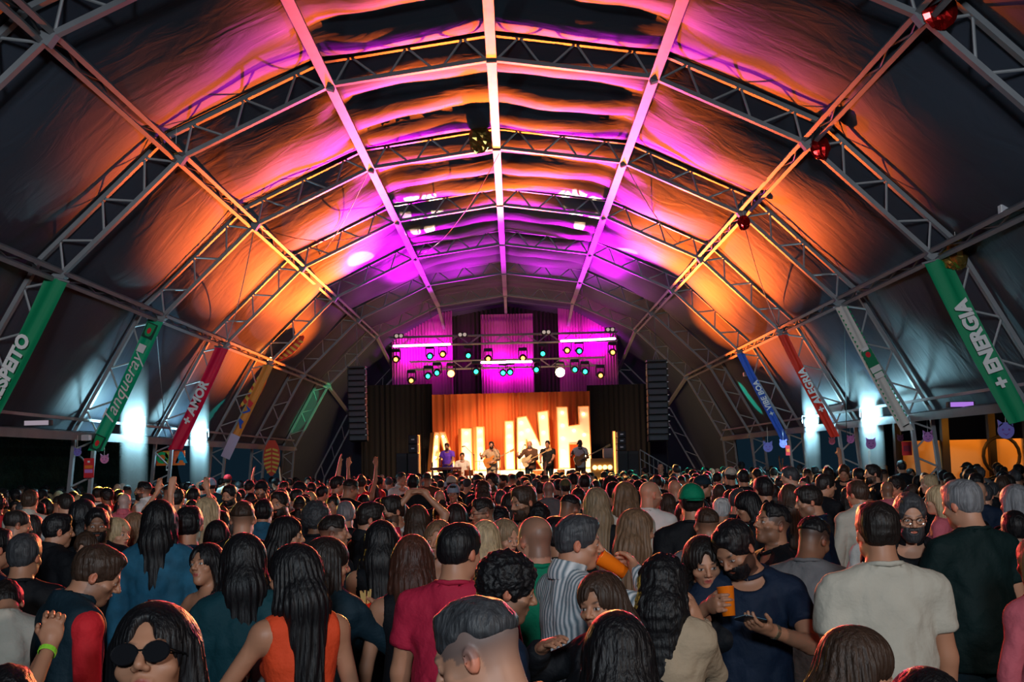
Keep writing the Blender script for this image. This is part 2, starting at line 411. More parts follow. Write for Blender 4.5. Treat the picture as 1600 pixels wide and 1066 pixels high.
def on_strip(m, tl, top, bot, up, perp, poly, t, s, dy=-.075):
    """flat printed shape; poly in strip units: x along the strip upward, y across"""
    c = top.lerp(bot, t) - tl + V3((0, dy, 0))
    m.prism([(a * s, b * s) for a, b in poly], c, up, perp, V3((0, 1, 0)), .004)
def circ(cx, cy, r, n=14, ry=None): return [(cx + r * math.cos(2 * PI * i / n), cy + (ry or r) * math.sin(2 * PI * i / n)) for i in range(n)]
pr_red = pmat('red_print', (.75, .02, .03), .6); pr_dk = pmat('dark_green_print', (.0, .05, .03), .6)
pr_gr = pmat('green_print', (.0, .35, .12), .6); pr_blue = pmat('blue_print', (.02, .08, .5), .6)
def gin_art(e, tl, top, bot, up, perp, wd, L):
    for t in (.075, .93):
        a = MB(); g = MB(); w = MB()
        on_strip(g, tl, top, bot, up, perp, [(-.62, -.36), (.42, -.36), (.42, .36), (-.62, .36)], t, wd)
        on_strip(a, tl, top, bot, up, perp, [(.34, -.28), (.34, .28), (-.34, .24), (-.5, .12), (-.5, -.12), (-.34, -.24)], t, wd, -.085)
        on_strip(w, tl, top, bot, up, perp, circ(-.12, 0, .2, 14, .13), t, wd, -.095)
        g.obj('glass_outline', pr_dk, e); a.obj('glass_print', pr_gr, e); w.obj('red_seal', pr_red, e)
    w2 = MB(); on_strip(w2, tl, top, bot, up, perp, [(-.2, -.25), (.35, -.25), (.35, .25), (-.2, .25)], .23, wd); w2.obj('small_tag_print', white, e)
def bottle_art(e, tl, top, bot, up, perp, wd, L):
    # scalloped green border, bottle and label in the middle
    g = MB(); n = 26
    for s_ in (-1, 1):
        for i in range(n):
            on_strip(g, tl, top, bot, up, perp, [(-.0, .5 * s_), (-.30, .5 * s_), (-.15, .36 * s_)], .02 + .9 * i / n, wd)
    g.obj('zigzag_border', pr_gr, e)
    b = MB(); on_strip(b, tl, top, bot, up, perp, [(.7, -.15), (.7, .15), (.5, .45), (-1.9, .5), (-2.0, -.5), (.5, -.45)], .40, wd, -.08); b.obj('bottle_print', pmat('bottle_green', (0, .22, .09), .5), e)
    r = MB(); on_strip(r, tl, top, bot, up, perp, circ(.05, 0, .26, 14, .22), .40, wd, -.09); r.obj('red_seal', pr_red, e)
    l = MB(); on_strip(l, tl, top, bot, up, perp, [(-.9, -.46), (-.35, -.46), (-.35, .46), (-.9, .46)], .46, wd, -.09); on_strip(l, tl, top, bot, up, perp, [(-1.0, -.4), (-.5, -.4), (-.5, .4), (-1.0, .4)], .50, wd, -.09)
    on_strip(l, tl, top, bot, up, perp, [(-.3, -.3), (.0, -.3), (.0, .3), (-.3, .3)], .34, wd, -.09); l.obj('paper_label_print', white, e)
    k = MB(); on_strip(k, tl, top, bot, up, perp, [(-.1, -.3), (.0, -.3), (.0, .3), (-.1, .3)], .955, wd, -.08); k.obj('small_line_print', pmat('black_print', (.02, .02, .02)), e)
def spritz_art(e, tl, top, bot, up, perp, wd, L):
    b = MB(); r = MB()
    on_strip(b, tl, top, bot, up, perp, [(.3, .3), (.1, -.3), (-.1, -.35), (-.6, .2), (-.5, .35), (-.1, -.1)], .50, wd)
    on_strip(b, tl, top, bot, up, perp, [(.5, .3), (.2, .35), (-.5, -.1), (-.4, -.3), (-.1, -.1), (.3, -.2)], .66, wd)
    b.obj('blue_figure_print', pr_blue, e)
    on_strip(r, tl, top, bot, up, perp, [(.4, .35), (-.3, .1), (-.35, -.2), (.2, -.3)], .44, wd); r.obj('red_figure_print', pr_red, e)
    w = MB(); on_strip(w, tl, top, bot, up, perp, [(-1.2, -.5), (1.4, -.5), (1.4, .5), (-1.2, .5)], .92, wd, -.06); w.obj('pale_end_print', pmat('pale_lilac_print', (.6, .5, .7), .6), e)
E0, E1, E2, E3 = [arch_y(k) - .16 for k in range(4)]
ban_g = pmat('green_banner', (.0, .26, .105), .65); ban_g2 = pmat('mint_green_banner', (.0, .42, .20), .6)
ban_r = pmat('crimson_banner', (.75, .0, .05), .6); ban_r2 = pmat('scarlet_banner', (.80, .03, .01), .6)
ban_b = pmat('blue_banner', (.03, .12, .62), .6); ban_w = pmat('white_banner', (.75, .72, .68), .6); ban_o = pmat('orange_banner', (.85, .30, .05), .6)
banner(E0, [(72, 430), (105, 441), (-52, 680), (-19, 684)], ban_g, '+ RESPEITO', 'green banner reading respeito on the nearest left leg of the tent', tx=.63, size=.78, off=.02)
banner(E1, [(232, 497), (255, 503), (137, 704), (161, 705)], ban_g2, 'Tanqueray', 'bright green banner with a white script word and a glass at each end', tx=.54, size=1.15, shear=.45, extra=gin_art, off=.0)
banner(E2, [(337, 541), (357, 545), (262, 703), (285, 703)], ban_r, '+ AMOR', 'crimson banner reading amor, hanging between the two left floodlights', tx=.55, size=.95, off=.02)
banner(E3, [(413, 567), (427, 572), (349, 709), (361, 712)], ban_o, None, 'orange banner with small blue figures and a pale lilac lower end', extra=spritz_art)
banner(E0, [(1444, 412), (1482, 400), (1577, 663), (1612, 655)], ban_g, '+ ENERGIA', 'green banner reading energia on the nearest right leg of the tent', tx=.53, size=.76, off=.02)
banner(E1, [(1304, 480), (1322, 477), (1408, 674), (1428, 672)], ban_w, None, 'white banner with a scalloped green border and a green bottle print', extra=bottle_art)
banner(E2, [(1215, 524), (1230, 521), (1298, 684), (1312, 682)], ban_r2, '+ ALEGRIA', 'scarlet banner reading alegria on a right leg of the tent', tx=.55, size=1.05, off=.02)
banner(E3, [(1151, 554), (1162, 550), (1221, 689), (1233, 688)], ban_b, '+ VIBE BOA', 'blue banner reading vibe boa, farthest on the right side', tx=.52, size=1.0, off=.015)
# ================================================================== figures: a distance field per body, meshed as one continuous surface
F32 = np.float32
def axis(lo, hi, coarse, fine):
    """grid coordinates, dense inside the given intervals"""
    xs = [lo]
    while xs[-1] < hi:
        x = xs[-1]; st = coarse
        for a, b, s in fine:
            if a - coarse <= x <= b: st = min(st, s)
        xs.append(x + st)
    return np.array(xs, F32)
class Field:
    def __init__(s, xs, ys, zs):
        s.ax = (xs, ys, zs); s.A = np.full((len(xs), len(ys), len(zs)), 1.0, F32)
    def sub(s, lo, hi):
        sl = []
        for a, l, h in zip(s.ax, lo, hi):
            i0 = max(0, int(np.searchsorted(a, l)) - 1); i1 = min(len(a), int(np.searchsorted(a, h)) + 1)
            if i1 - i0 < 1: return None, None
            sl.append(slice(i0, i1))
        x, y, z = [a[q] for a, q in zip(s.ax, sl)]
        return tuple(sl), (x[:, None, None], y[None, :, None], z[None, None, :])
    def put(s, lo, hi, fn, k=.02, mode='add'):
        m = .05 + k
        sl, P = s.sub([v - m for v in lo], [v + m for v in hi])
        if sl is None: return
        d = fn(*P).astype(F32); a = s.A[sl]
        if mode == 'sub':
            if k > 0:
                h = np.clip(.5 - .5 * (a + d) / k, 0, 1); s.A[sl] = a * (1 - h) - d * h + k * h * (1 - h)
            else: s.A[sl] = np.maximum(a, -d)
        else:
            if k > 0:
                h = np.clip(.5 + .5 * (a - d) / k, 0, 1); s.A[sl] = a * (1 - h) + d * h - k * h * (1 - h)
            else: s.A[sl] = np.minimum(a, d)
    def ell(s, c, r, k=.02, R=None, mode='add'):
        c = np.array(c, float); r = np.array(r, float); big = max(r); ext = r if R is None else np.array([big] * 3)
        def fn(x, y, z):
            X, Y, Z = x - c[0], y - c[1], z - c[2]
            if R is not None: X, Y, Z = [R[0, i] * X + R[1, i] * Y + R[2, i] * Z for i in range(3)]
            k0 = np.sqrt((X / r[0]) ** 2 + (Y / r[1]) ** 2 + (Z / r[2]) ** 2); k1 = np.sqrt((X / r[0] ** 2) ** 2 + (Y / r[1] ** 2) ** 2 + (Z / r[2] ** 2) ** 2) + 1e-6
            return k0 * (k0 - 1) / k1
        s.put(c - ext, c + ext, fn, k, mode)
    def cap(s, a, b, ra, rb=None, k=.02, sy=1.0, mode='add', cut=False):
        """tapered limb; sy < 1 flattens front to back; cut: flat end at b"""
        a = np.array(a, float); b = np.array(b, float); rb = ra if rb is None else rb; R = max(ra, rb)
        ba = b - a; L2 = float((ba * ba).sum()) + 1e-9; n = ba / math.sqrt(L2)
        def fn(x, y, z):
            X, Y, Z = x - a[0], (y - a[1]) / sy, z - a[2]; bx, by, bz = ba[0], ba[1] / sy, ba[2]; l2 = bx * bx + by * by + bz * bz + 1e-9
            t = np.clip((X * bx + Y * by + Z * bz) / l2, 0, 1)
            d = np.sqrt((X - t * bx) ** 2 + (Y - t * by) ** 2 + (Z - t * bz) ** 2) - (ra + (rb - ra) * t)
            d = d * min(1, .5 + .5 * sy)
            if cut: d = np.maximum(d, (x - b[0]) * n[0] + (y - b[1]) * n[1] + (z - b[2]) * n[2])
            return d
        s.put(np.minimum(a, b) - R, np.maximum(a, b) + R, fn, k, mode)
    def mesh(s):
        A = s.A; A[0] = A[-1] = 1; A[:, 0] = A[:, -1] = 1; A[:, :, 0] = A[:, :, -1] = 1
        B = A < 0; I, J, K = A.shape
        c = np.zeros((I - 1, J - 1, K - 1), np.uint8)
        for dx in (0, 1):
            for dy in (0, 1):
                for dz in (0, 1): c += B[dx:I - 1 + dx, dy:J - 1 + dy, dz:K - 1 + dz]
        act = (c > 0) & (c < 8); ii, jj, kk = np.nonzero(act); n = len(ii)
        vid = np.full(c.shape, -1, np.int32); vid[ii, jj, kk] = np.arange(n)
        P = np.zeros((n, 3)); cnt = np.zeros(n); xs, ys, zs = s.ax
        C = {(a, b, d): A[ii + a, jj + b, kk + d] for a in (0, 1) for b in (0, 1) for d in (0, 1)}
        for axn in range(3):
            for u in (0, 1):
                for v in (0, 1):
                    o = [0, 0, 0]; others = [q for q in range(3) if q != axn]; o[others[0]] = u; o[others[1]] = v
                    e = list(o); e[axn] = 1; va, vb = C[tuple(o)], C[tuple(e)]; m = (va < 0) != (vb < 0)
                    t = np.where(m, va / np.where(m, va - vb, 1), 0)
                    q = np.stack([ii + o[0] + (t if axn == 0 else 0), jj + o[1] + (t if axn == 1 else 0), kk + o[2] + (t if axn == 2 else 0)], 1)
                    P += q * m[:, None]; cnt += m
        P /= cnt[:, None]
        out = np.stack([np.interp(P[:, i], np.arange(len(s.ax[i])), s.ax[i]) for i in range(3)], 1)
        F = []
        for axn in range(3):
            o1, o2 = [q for q in range(3) if q != axn]
            sa = [slice(1, -1)] * 3; sb = [slice(1, -1)] * 3; sa[axn] = slice(0, -1); sb[axn] = slice(1, None)
            a, b = B[tuple(sa)], B[tuple(sb)]; e = np.array(np.nonzero(a != b)); 
            if not e.size: continue
            flip = a[tuple(e)]; base = e.copy(); base[o1] += 1; base[o2] += 1
            def g(u, v):
                q = base.copy(); q[o1] -= u; q[o2] -= v; return vid[tuple(q)]
            qd = np.stack([g(1, 1), g(0, 1), g(0, 0), g(1, 0)], 1)
            if axn == 1: flip = ~flip
            F.append(np.where(flip[:, None], qd, qd[:, ::-1]))
        return out, np.concatenate(F)
def np_mesh(name, V, F, col=None):
    me = bpy.data.meshes.new(name); n = len(V); m = len(F)
    me.vertices.add(n); me.vertices.foreach_set('co', V.astype(F32).ravel())
    me.loops.add(m * 4); me.loops.foreach_set('vertex_index', F.astype(np.int32).ravel())
    me.polygons.add(m); me.polygons.foreach_set('loop_start', np.arange(0, m * 4, 4, dtype=np.int32))
    me.polygons.foreach_set('use_smooth', np.ones(m, bool))
    me.update(calc_edges=True)
    if col is not None:
        a = me.color_attributes.new('Col', 'FLOAT_COLOR', 'POINT'); a.data.foreach_set('color', col.astype(F32).ravel())
    return me
def nz(P, f, seed=0.0):
    x, y, z = P[:, 0] * f + seed, P[:, 1] * f + seed * 1.7, P[:, 2] * f - seed
    return (np.sin(x + 1.3 * np.sin(y * 1.1)) + np.sin(y * 1.3 + 1.7 * np.sin(z * .9 + 1)) + np.sin(z * 1.2 + 1.1 * np.sin(x * 1.4 + 2))) / 3
def relax(V, F, it=1, w=.5):
    """average each vertex with its neighbours"""
    n = len(V); a = F.ravel(); b = np.roll(F, -1, 1).ravel(); cnt = np.bincount(a, minlength=n) + np.bincount(b, minlength=n)
    for _ in range(it):
        S = np.zeros_like(V)
        for i in range(3): S[:, i] = np.bincount(a, V[b, i], n) + np.bincount(b, V[a, i], n)
        V = V * (1 - w) + w * S / np.maximum(cnt, 1)[:, None]
    return V
def rotm(yaw=0, pitch=0, roll=0):
    """yaw left+, pitch down+, roll"""
    return np.array((Matrix.Rotation(math.radians(yaw), 3, 'Z') @ Matrix.Rotation(-math.radians(pitch), 3, 'X') @ Matrix.Rotation(math.radians(roll), 3, 'Y')))
SKIN_T = {'fair': (.56, .28, .18), 'tan': (.45, .21, .125), 'olive': (.36, .17, .10), 'brown': (.21, .095, .055), 'dark': (.09, .045, .03)}
HAIR_C = {'black': (.005, .0045, .006), 'dark': (.012, .008, .007), 'brown': (.042, .022, .014), 'auburn': (.065, .022, .013), 'lightbrown': (.16, .09, .05), 'blond': (.42, .30, .17), 'streaked': (.25, .17, .10), 'grey': (.17, .175, .19), 'greydark': (.042, .044, .050), 'white': (.6, .58, .55)}
def hair_mat(c, curly=False):
    nm = 'hair_' + c + ('_curly' if curly else '')
    if nm in MATS: return MATS[nm]
    return pmat(nm, HAIR_C[c], .5, 0, .38, bump=(60, .8, .012) if curly else (62, 1, .011), var=(40, .8), scale=(1, 1, 1) if curly else (1, 1, .07))
CLOTH = {'black': (.005, .006, .009), 'navy': (.005, .014, .036), 'white': (.72, .72, .70), 'offwhite': (.50, .47, .40), 'red': (.62, .02, .03), 'orangered': (.75, .07, .02), 'green': (.0, .20, .10), 'darkgreen': (.003, .016, .017), 'teal': (.005, .045, .06), 'denim': (.012, .10, .18), 'darkdenim': (.006, .022, .035), 'grey': (.14, .14, .15), 'beige': (.42, .32, .22), 'pink': (.55, .12, .16), 'mustard': (.38, .28, .04), 'lightblue': (.25, .38, .50), 'crimson': (.42, .015, .05), 'purple': (.16, .06, .75), 'brown': (.10, .05, .03), 'striped': (.55, .58, .6), 'olive': (.10, .11, .05), 'blue': (.02, .10, .35)}
def cloth_mat(c):
    nm = 'cloth_' + c
    if nm in MATS: return MATS[nm]
    if c == 'denim': return pmat(nm, CLOTH[c], .8, bump=(14, .6, .015), var=(9, .6))
    m = pmat(nm, CLOTH[c], .75, 0, .25, bump=(9, .7, .035), var=(4, .15))
    if c == 'striped':
        nt = m.node_tree; p = nt.nodes['Principled BSDF']; w = nt.nodes.new('ShaderNodeTexWave'); w.inputs['Scale'].default_value = 14; w.bands_direction = 'X'
        tc = nt.nodes.new('ShaderNodeTexCoord'); nt.links.new(tc.outputs['Object'], w.inputs[0]); mx = nt.nodes.new('ShaderNodeMix'); mx.data_type = 'RGBA'
        mx.inputs[6].default_value = (.12, .18, .22, 1); mx.inputs[7].default_value = (.65, .66, .68, 1); nt.links.new(w.outputs[0], mx.inputs[0]); nt.links.new(mx.outputs[2], p.inputs['Base Color'])
    return m
skinm = attrmat('skin', .48, .45)
# arm poses: wrist, hand direction, palm normal (for the right side, facing +y), curl, spread of elbow
POSE = {
    'down': ((.25, .02, .86), (0, .1, -1), (-1, 0, 0), .5, (1, -.6, 0)),
    'cup': ((.15, .30, 1.20), (-.45, .85, .1), (-.85, -.5, 0), 1.15, (1, -.2, -1)),
    'cuphigh': ((.16, .27, 1.37), (-.5, .8, .2), (-.85, -.5, 0), 1.15, (1, -.1, -1)),
    'drink': ((.185, .236, 1.51), (-.8, .2, .3), (-.35, -.9, -.1), 1.0, (1, .2, -.6)),
    'toast': ((.24, .22, 1.36), (-.3, .8, .25), (-.9, -.3, 0), 1.1, (1, .2, -.6)),
    'raise': ((.24, .12, 1.98), (-.1, .1, 1), (0, 1, 0), .25, (1, .3, 0)),
    'raisehalf': ((.27, .25, 1.72), (-.1, .1, 1), (-.3, 1, 0), .35, (1, 0, -.6)),
    'phone': ((.10, .34, 1.28), (-.6, .75, .25), (-.3, -.1, 1), .7, (1, -.3, -1)),
    'mouth': ((.15, .24, 1.46), (-.75, .1, .35), (.2, -.4, -1), .45, (1, .1, -.7)),
    'hair': ((.13, .15, 1.47), (-.25, -.2, .9), (-.9, .1, 0), .5, (.15, .5, -1)),
    'front': ((.10, .26, 1.05), (-.7, .5, 0), (-.3, -.8, 0), .6, (1, -.4, -.6)),
    'crossed': ((-.05, .21, 1.24), (-1, -.15, .1), (0, -1, 0), .4, (1, .1, -.8)),
    'strum': ((.06, .27, 1.08), (-.8, .2, -.4), (0, -1, 0), .6, (1, -.6, -.2)),
    'fret': ((.36, .36, 1.26), (.2, .2, .9), (-.6, -.6, 0), 1.1, (.6, -.2, -1)),
    'keys': ((.17, .36, 1.02), (-.1, 1, -.1), (0, 0, -1), .6, (1, -.4, -.5)),
    'overhead': ((.05, .06, 1.86), (-.9, .2, .2), (0, -.2, -1), .6, (1, .1, .2)),
    'clasp': ((.05, .34, 1.56), (-.25, .1, .9), (-1, .1, 0), .95, (1, -.1, -.8)),
    'hip': ((.20, -.02, 1.02), (-.5, .5, -.6), (-.8, -.3, 0), .5, (1, -.5, 0)),
}
def ik(S, Wr, l1, l2, pole):
    S, Wr, pole = np.array(S, float), np.array(Wr, float), np.array(pole, float)
    d = Wr - S; L = np.linalg.norm(d); n = d / L
    if L > (l1 + l2) * .995: Wr = S + n * (l1 + l2) * .995; L = (l1 + l2) * .995
    a = (l1 * l1 - l2 * l2 + L * L) / (2 * L); h = math.sqrt(max(1e-6, l1 * l1 - a * a))
    p = pole - n * pole.dot(n); p /= np.linalg.norm(p) + 1e-9
    return S + n * a + p * h, Wr
def unit(v): v = np.array(v, float); return v / np.linalg.norm(v)
def build_person(sp, res):
    """body, hair and clothing of one figure in its own frame: z up, facing +y, 1.75 m tall"""
    fem = sp.get('sex') == 'f'; seed = sp['seed']; R = random.Random(seed)
    heavy = sp.get('build', 0)
    sw = (.150 if fem else .178) + heavy * .02; ws = (.118 if fem else .145) + heavy * .03; hpw = (.165 if fem else .158) + heavy * .02
    lean = sp.get('lean', 0)
    hy, hp_, hr_ = sp.get('head', (0, 0, 0)); HR = rotm(hy, hp_ - 0, hr_)
    neck = np.array((0, .0 + lean * .10, 1.50 - abs(lean) * .02)); hc = neck + np.array((0, .02, .03)) * .6 + HR @ np.array((0, .022, .115))
    # face rotation about the neck so that looking down also brings the head forward
    arms = {}
    for sd, nm in ((1, sp.get('arms', ('down', 'down'))[1]), (-1, sp.get('arms', ('down', 'down'))[0])):
        w, u, n, curl, pole = POSE[nm]
        f = lambda q: np.array((q[0] * sd, q[1], q[2]), float)
        S = np.array((sd * (sw + .008), lean * .06, 1.405)); j = np.array([R.uniform(-.02, .02) for _ in range(3)]) if nm == 'down' else 0
        E, Wr = ik(S, f(w) + j + np.array((0, lean * .05, 0)), .285, .255, f(pole)); arms[sd] = (S, E, Wr, unit(f(u)), unit(f(n)), curl, nm)
    hands = [a[2] + a[3] * .09 for a in arms.values() if a[6] != 'down']
    allp = [hc] + [a[1] for a in arms.values()] + [a[2] + a[3] * .2 for a in arms.values()]
    lo = np.minimum(np.min(allp, 0) - .1, (-sw - .10, -.24, -.02)); hi = np.maximum(np.max(allp, 0) + .1, (sw + .10, .25, 1.75)); hi[2] = max(hi[2], hc[2] + .17)
    coarse = max(.019, res * 1.7); fh = res; hh = max(.0055, min(res, .008))
    fx = [(hc[0] - .11, hc[0] + .11, fh)]; fy = [(hc[1] - .13, hc[1] + .14, fh)]; fz = [(hc[2] - .16, hc[2] + .14, fh)]
    if sp.get('fineh') and res < .012:
        for h in hands: fx.append((h[0] - .09, h[0] + .09, hh)); fy.append((h[1] - .09, h[1] + .09, hh)); fz.append((h[2] - .09, h[2] + .10, hh))
    xs, ys, zs = [axis(lo[i], hi[i], coarse, q) for i, q in enumerate((fx, fy, fz))]
    B = Field(xs, ys, zs)
    T = V3((0, lean * .05, 0))
    def torso(F, g=0.0, k=.05):
        F.ell((0, 0, .95), (hpw + g, .115 + g + heavy * .02, .13 + g), k); F.ell((0, lean * .02, 1.10), (ws + g, .098 + g + heavy * .05, .16 + g), k)
        F.ell((0, lean * .04, 1.29), (sw * .93 + g, .112 + g, .165 + g), k)
        F.cap((-sw + .02, lean * .06, 1.395), (sw - .02, lean * .06, 1.395), .060 + g, k=k)
        F.cap((0, lean * .07 - .015, 1.49), (sw * .8, lean * .06 - .01, 1.42), .045 + g, .045 + g, k); F.cap((0, lean * .07 - .015, 1.49), (-sw * .8, lean * .06 - .01, 1.42), .045 + g, .045 + g, k)
        if fem:
            for q in (-1, 1): F.ell((q * .072, lean * .04 + .085, 1.265), (.062 + g, .062 + g, .06 + g), .03)
    def legs(F, g=0.0, k=.03):
        for q in (-1, 1):
            F.cap((q * .092, 0, .90), (q * .10, .012, .50), .088 + g, .056 + g, k); F.cap((q * .10, .012, .50), (q * .108, -.015, .10), .054 + g, .036 + g * 1.4, k)
            F.ell((q * .104, -.03, .36), (.045 + g, .05 + g, .12), k)
    def arm(F, sd, g=0.0, frac=None, k=.03, lower=True, cut=False):
        S, E, Wr, u, n, curl, nm = arms[sd]; am = .9 if fem else 1.06 + heavy * .1
        if frac is not None and frac <= 1:
            e = S + (E - S) * frac; F.cap(S, e, .052 * am + g, .050 * am + g * 1.25, k, cut=True); return
        F.ell(S, (.056 * am + g,) * 3, k)
        F.cap(S, E, .048 * am + g, .038 * am + g, k); 
        e = Wr if frac is None else E + (Wr - E) * (frac - 1)
        if lower: F.cap(E, e, .040 * am + g, (.025 if frac is None else .030) * am + g, k * .6, cut=frac is not None)
    torso(B); legs(B)
    for q in (-1, 1):
        B.ell((q * .11, .055, .035), (.042, .125, .035), .02); B.cap((q * .108, -.015, .12), (q * .108, -.02, .04), .036, .038, .02)
        arm(B, q)
    nr = .047 if fem else .058
    B.cap(neck + (0, -.02, -.08), hc + HR @ np.array((0, -.03, -.035)), nr + .006, nr, .03)
    # hands
    for sd, (S, E, Wr, u, n, curl, nm) in arms.items():
        s_ = unit(np.cross(n, u)) * sd * 1.0      # thumb side
        s_ = unit(np.cross(u, n)) * sd
        n = unit(np.cross(s_, u)) * (1 if np.cross(s_, u).dot(n) > 0 else -1)
        pc = Wr + u * .045
        fine = sp.get('fineh') and nm != 'down'
        Rm = np.stack([s_, n, u], 1)
        B.ell(pc, (.042, .019, .056), .012, R=Rm)
        B.cap(Wr - u * .02, Wr + u * .03, .025, .024, .015)
        for j, (o, ln) in enumerate(((.030, .072), (.010, .080), (-.010, .074), (-.029, .058))):
            p = Wr + u * .085 + s_ * o * (1.05); a = curl * (.5 + .06 * j)
            for q, l in enumerate((.42, .33, .25)):
                dv = u * math.cos(a) + n * math.sin(a); p2 = p + dv * ln * l
                B.cap(p, p2, .0098 - .0008 * q, .0092 - .0008 * q, .003 if fine else .01); p = p2; a += curl * .62
        p = Wr + u * .028 + s_ * .028; dv = unit(u * .7 + s_ * .62 + n * (.35 + .25 * curl)); p2 = p + dv * .042; B.cap(p, p2, .0125, .0105, .008)
        dv = unit(u * .9 + s_ * .15 + n * (.3 + .5 * curl)); B.cap(p2, p2 + dv * .032, .0105, .009, .004)
    # head, in its own frame
    def H(p): return hc + HR @ np.array(p, float)
    w = .95 if fem else 1.0
    B.ell(H((0, -.012, .032)), (.076, .096, .082), .02, HR)
    B.ell(H((0, .026, -.032)), (.060 * w, .064, .080), .03, HR)
    B.ell(H((0, .058, -.098)), (.028 * w, .026, .022), .03, HR)
    if not fem:
        for q in (-1, 1): B.ell(H((q * .046, .01, -.072)), (.018, .03, .022), .03, HR)
    if res < .0125:
        B.cap(H((-.034, .080, .018)), H((.034, .080, .018)), .010, k=.018)
        for q in (-1, 1):
            B.ell(H((q * .046, .056, -.030)), (.020, .020, .018), .018, HR)
            B.ell(H((q * .031, .100, -.004)), (.018, .018, .011), .012, HR, mode='sub')
            B.ell(H((q * .031, .0775, -.004)), (.0145, .0125, .0115), .003, HR)
            B.cap(H((q * .020, .0865, .0055)), H((q * .043, .0810, .0035)), .0035, k=.004)
        B.cap(H((0, .090, .006)), H((0, .110, -.028)), .0075, .0115, .010)
        for q in (-1, 1): B.ell(H((q * .0125, .098, -.034)), (.009, .010, .008), .006, HR)
        B.cap(H((-.019, .083, -.0585)), H((0, .0890, -.0575)), .005, .0060, .006); B.cap(H((.019, .083, -.0585)), H((0, .0890, -.0575)), .005, .0060, .006)
        B.cap(H((-.016, .082, -.0705)), H((.016, .082, -.0705)), .0068, k=.006)
        B.cap(H((-.021, .089, -.0640)), H((.021, .089, -.0640)), .0018, k=.003, mode='sub')
    for q in (-1, 1):
        Re = HR @ rotm(-q * 20, 0, 0)
        B.ell(H((q * .078, -.012, -.010)), (.010, .019, .031), .006, Re)
        if res < .009: B.ell(H((q * .086, -.004, -.008)), (.006, .009, .017), .004, Re, mode='sub')
    V, Fc = B.mesh(); V = relax(V, Fc, 1, .4)
    skin = np.array(SKIN_T[sp.get('skin', 'tan')]); L = (V - hc) @ HR   # head-local
    C = np.ones((len(V), 4)); C[:, :3] = skin * (1 + .10 * nz(V, 40, seed)[:, None])
    hcol = np.array(HAIR_C[sp['hair'][1]]); 
    inh = (np.abs(L[:, 0]) < .1) & (np.abs(L[:, 1]) < .14) & (np.abs(L[:, 2]) < .15)
    x, y, z = np.abs(L[:, 0]), L[:, 1], L[:, 2]
    def mixc(mask, col, a=1.0):
        a = np.asarray(a) * mask; a = a if a.ndim else np.full(len(V), a); C[:, :3] = C[:, :3] * (1 - a[:, None]) + np.array(col) * a[:, None]
    mixc(inh & (x > .074) & (y < .02) & (z < .025) & (z > -.045), skin * np.array((1.25, .85, .8)))     # ears redder
    lip = np.clip(1 - np.sqrt((x / .024) ** 2 + ((z + .065) / .0125) ** 2), 0, 1) * 2.5
    mixc(inh & (y > .075), (skin * np.array((1.1, .55, .55))) if not fem else np.array((.36, .06, .06)), np.clip(lip, 0, .85))
    brow = np.clip(1.6 - np.sqrt(((x - .032) / .015) ** 2 + ((z - .0215 - .004 * np.sin((x - .03) * 60)) / .0042) ** 2), 0, 1)
    mixc(inh & (y > .06), hcol if sp['hair'][1] not in ('blond', 'white', 'grey', 'streaked') else np.array((.08, .05, .03)), brow * .85)
    eye = inh & (y > .07) & (((x - .031) / .0125) ** 2 + ((z + .004) / .0058) ** 2 < 1)
    mixc(eye, (.55, .52, .50)); mixc(eye & ((x - .031) ** 2 + (z + .004) ** 2 < .0056 ** 2), (.012, .008, .006))
    lash = inh & (y > .07) & (np.abs(z - .0035 + ((x - .031) ** 2) * 22) < .0018) & (np.abs(x - .031) < .014); mixc(lash, (.02, .012, .01), .8)
    if sp.get('beard'):
        bd = sp['beard']; jaw = inh & (y > -.02) & (z < -.028 - .35 * np.clip(.075 - y, 0, 1) * 0) & (z < -.02 - .25 * (y - .02)) 
        jaw &= ~((x < .022) & (np.abs(z + .065) < .012)) & ~((z > -.045) & (x < .04)) | ((x < .026) & (z > -.055) & (z < -.043) & (y > .08))
        mixc(jaw & (L[:, 2] > -.13), hcol, .82 if bd == 'full' else .4)
    st = sp['hair'][0]
    if st in ('fade', 'buzz', 'balding'):
        reg = inh & ~((y > .062 + .0 * z) & (z < .075)) & ((z > -.055) | (y < -.03)) & (z > -.085) & ~((x > .06) & (z < -.01) & (y > -.03)) & ~((y > .03) & (z < .01))
        mixc(reg, hcol * 1.6 + skin * .16, (.75 if st == 'balding' else .62) if st != 'fade' else np.clip((z + .060) / .085, .04, .92))
    me = np_mesh('body', V, Fc, C); me.materials.append(skinm)
    parts = {'body': [me]}
    hm = hair_mat(sp['hair'][1], st in ('curly', 'afro'))
    # ---------------- hair
    def hair_mesh():
        r = max(res * 1.05, .0055)
        long_ = st in ('long', 'longwavy', 'longcurly', 'bob')
        drop = {'bob': .17, 'long': sp.get('len', .42), 'longwavy': sp.get('len', .38), 'longcurly': .34}.get(st, 0)
        e = .16 if not long_ else .17
        hx = axis(hc[0] - e, hc[0] + e, r, []); hyy = axis(hc[1] - e - .03, hc[1] + e, r, []); hz = axis(hc[2] - (.13 if not long_ else .10 + drop), hc[2] + .17, r, [])
        Fh = Field(hx, hyy, hz)
        t = {'short': .010, 'fade': .005, 'buzz': .003, 'balding': .005, 'curly': .020, 'afro': .045, 'long': .013, 'longwavy': .016, 'longcurly': .022, 'bob': .016, 'bun': .008, 'pony': .008, 'quiff': .010}[st]
        Fh.ell(H((0, -.014, .036)), (.077 + t, .097 + t, .084 + t), .0, HR)
        if st == 'short': Fh.ell(H((0, .02, .085)), (.062, .075, .040), .02, HR)
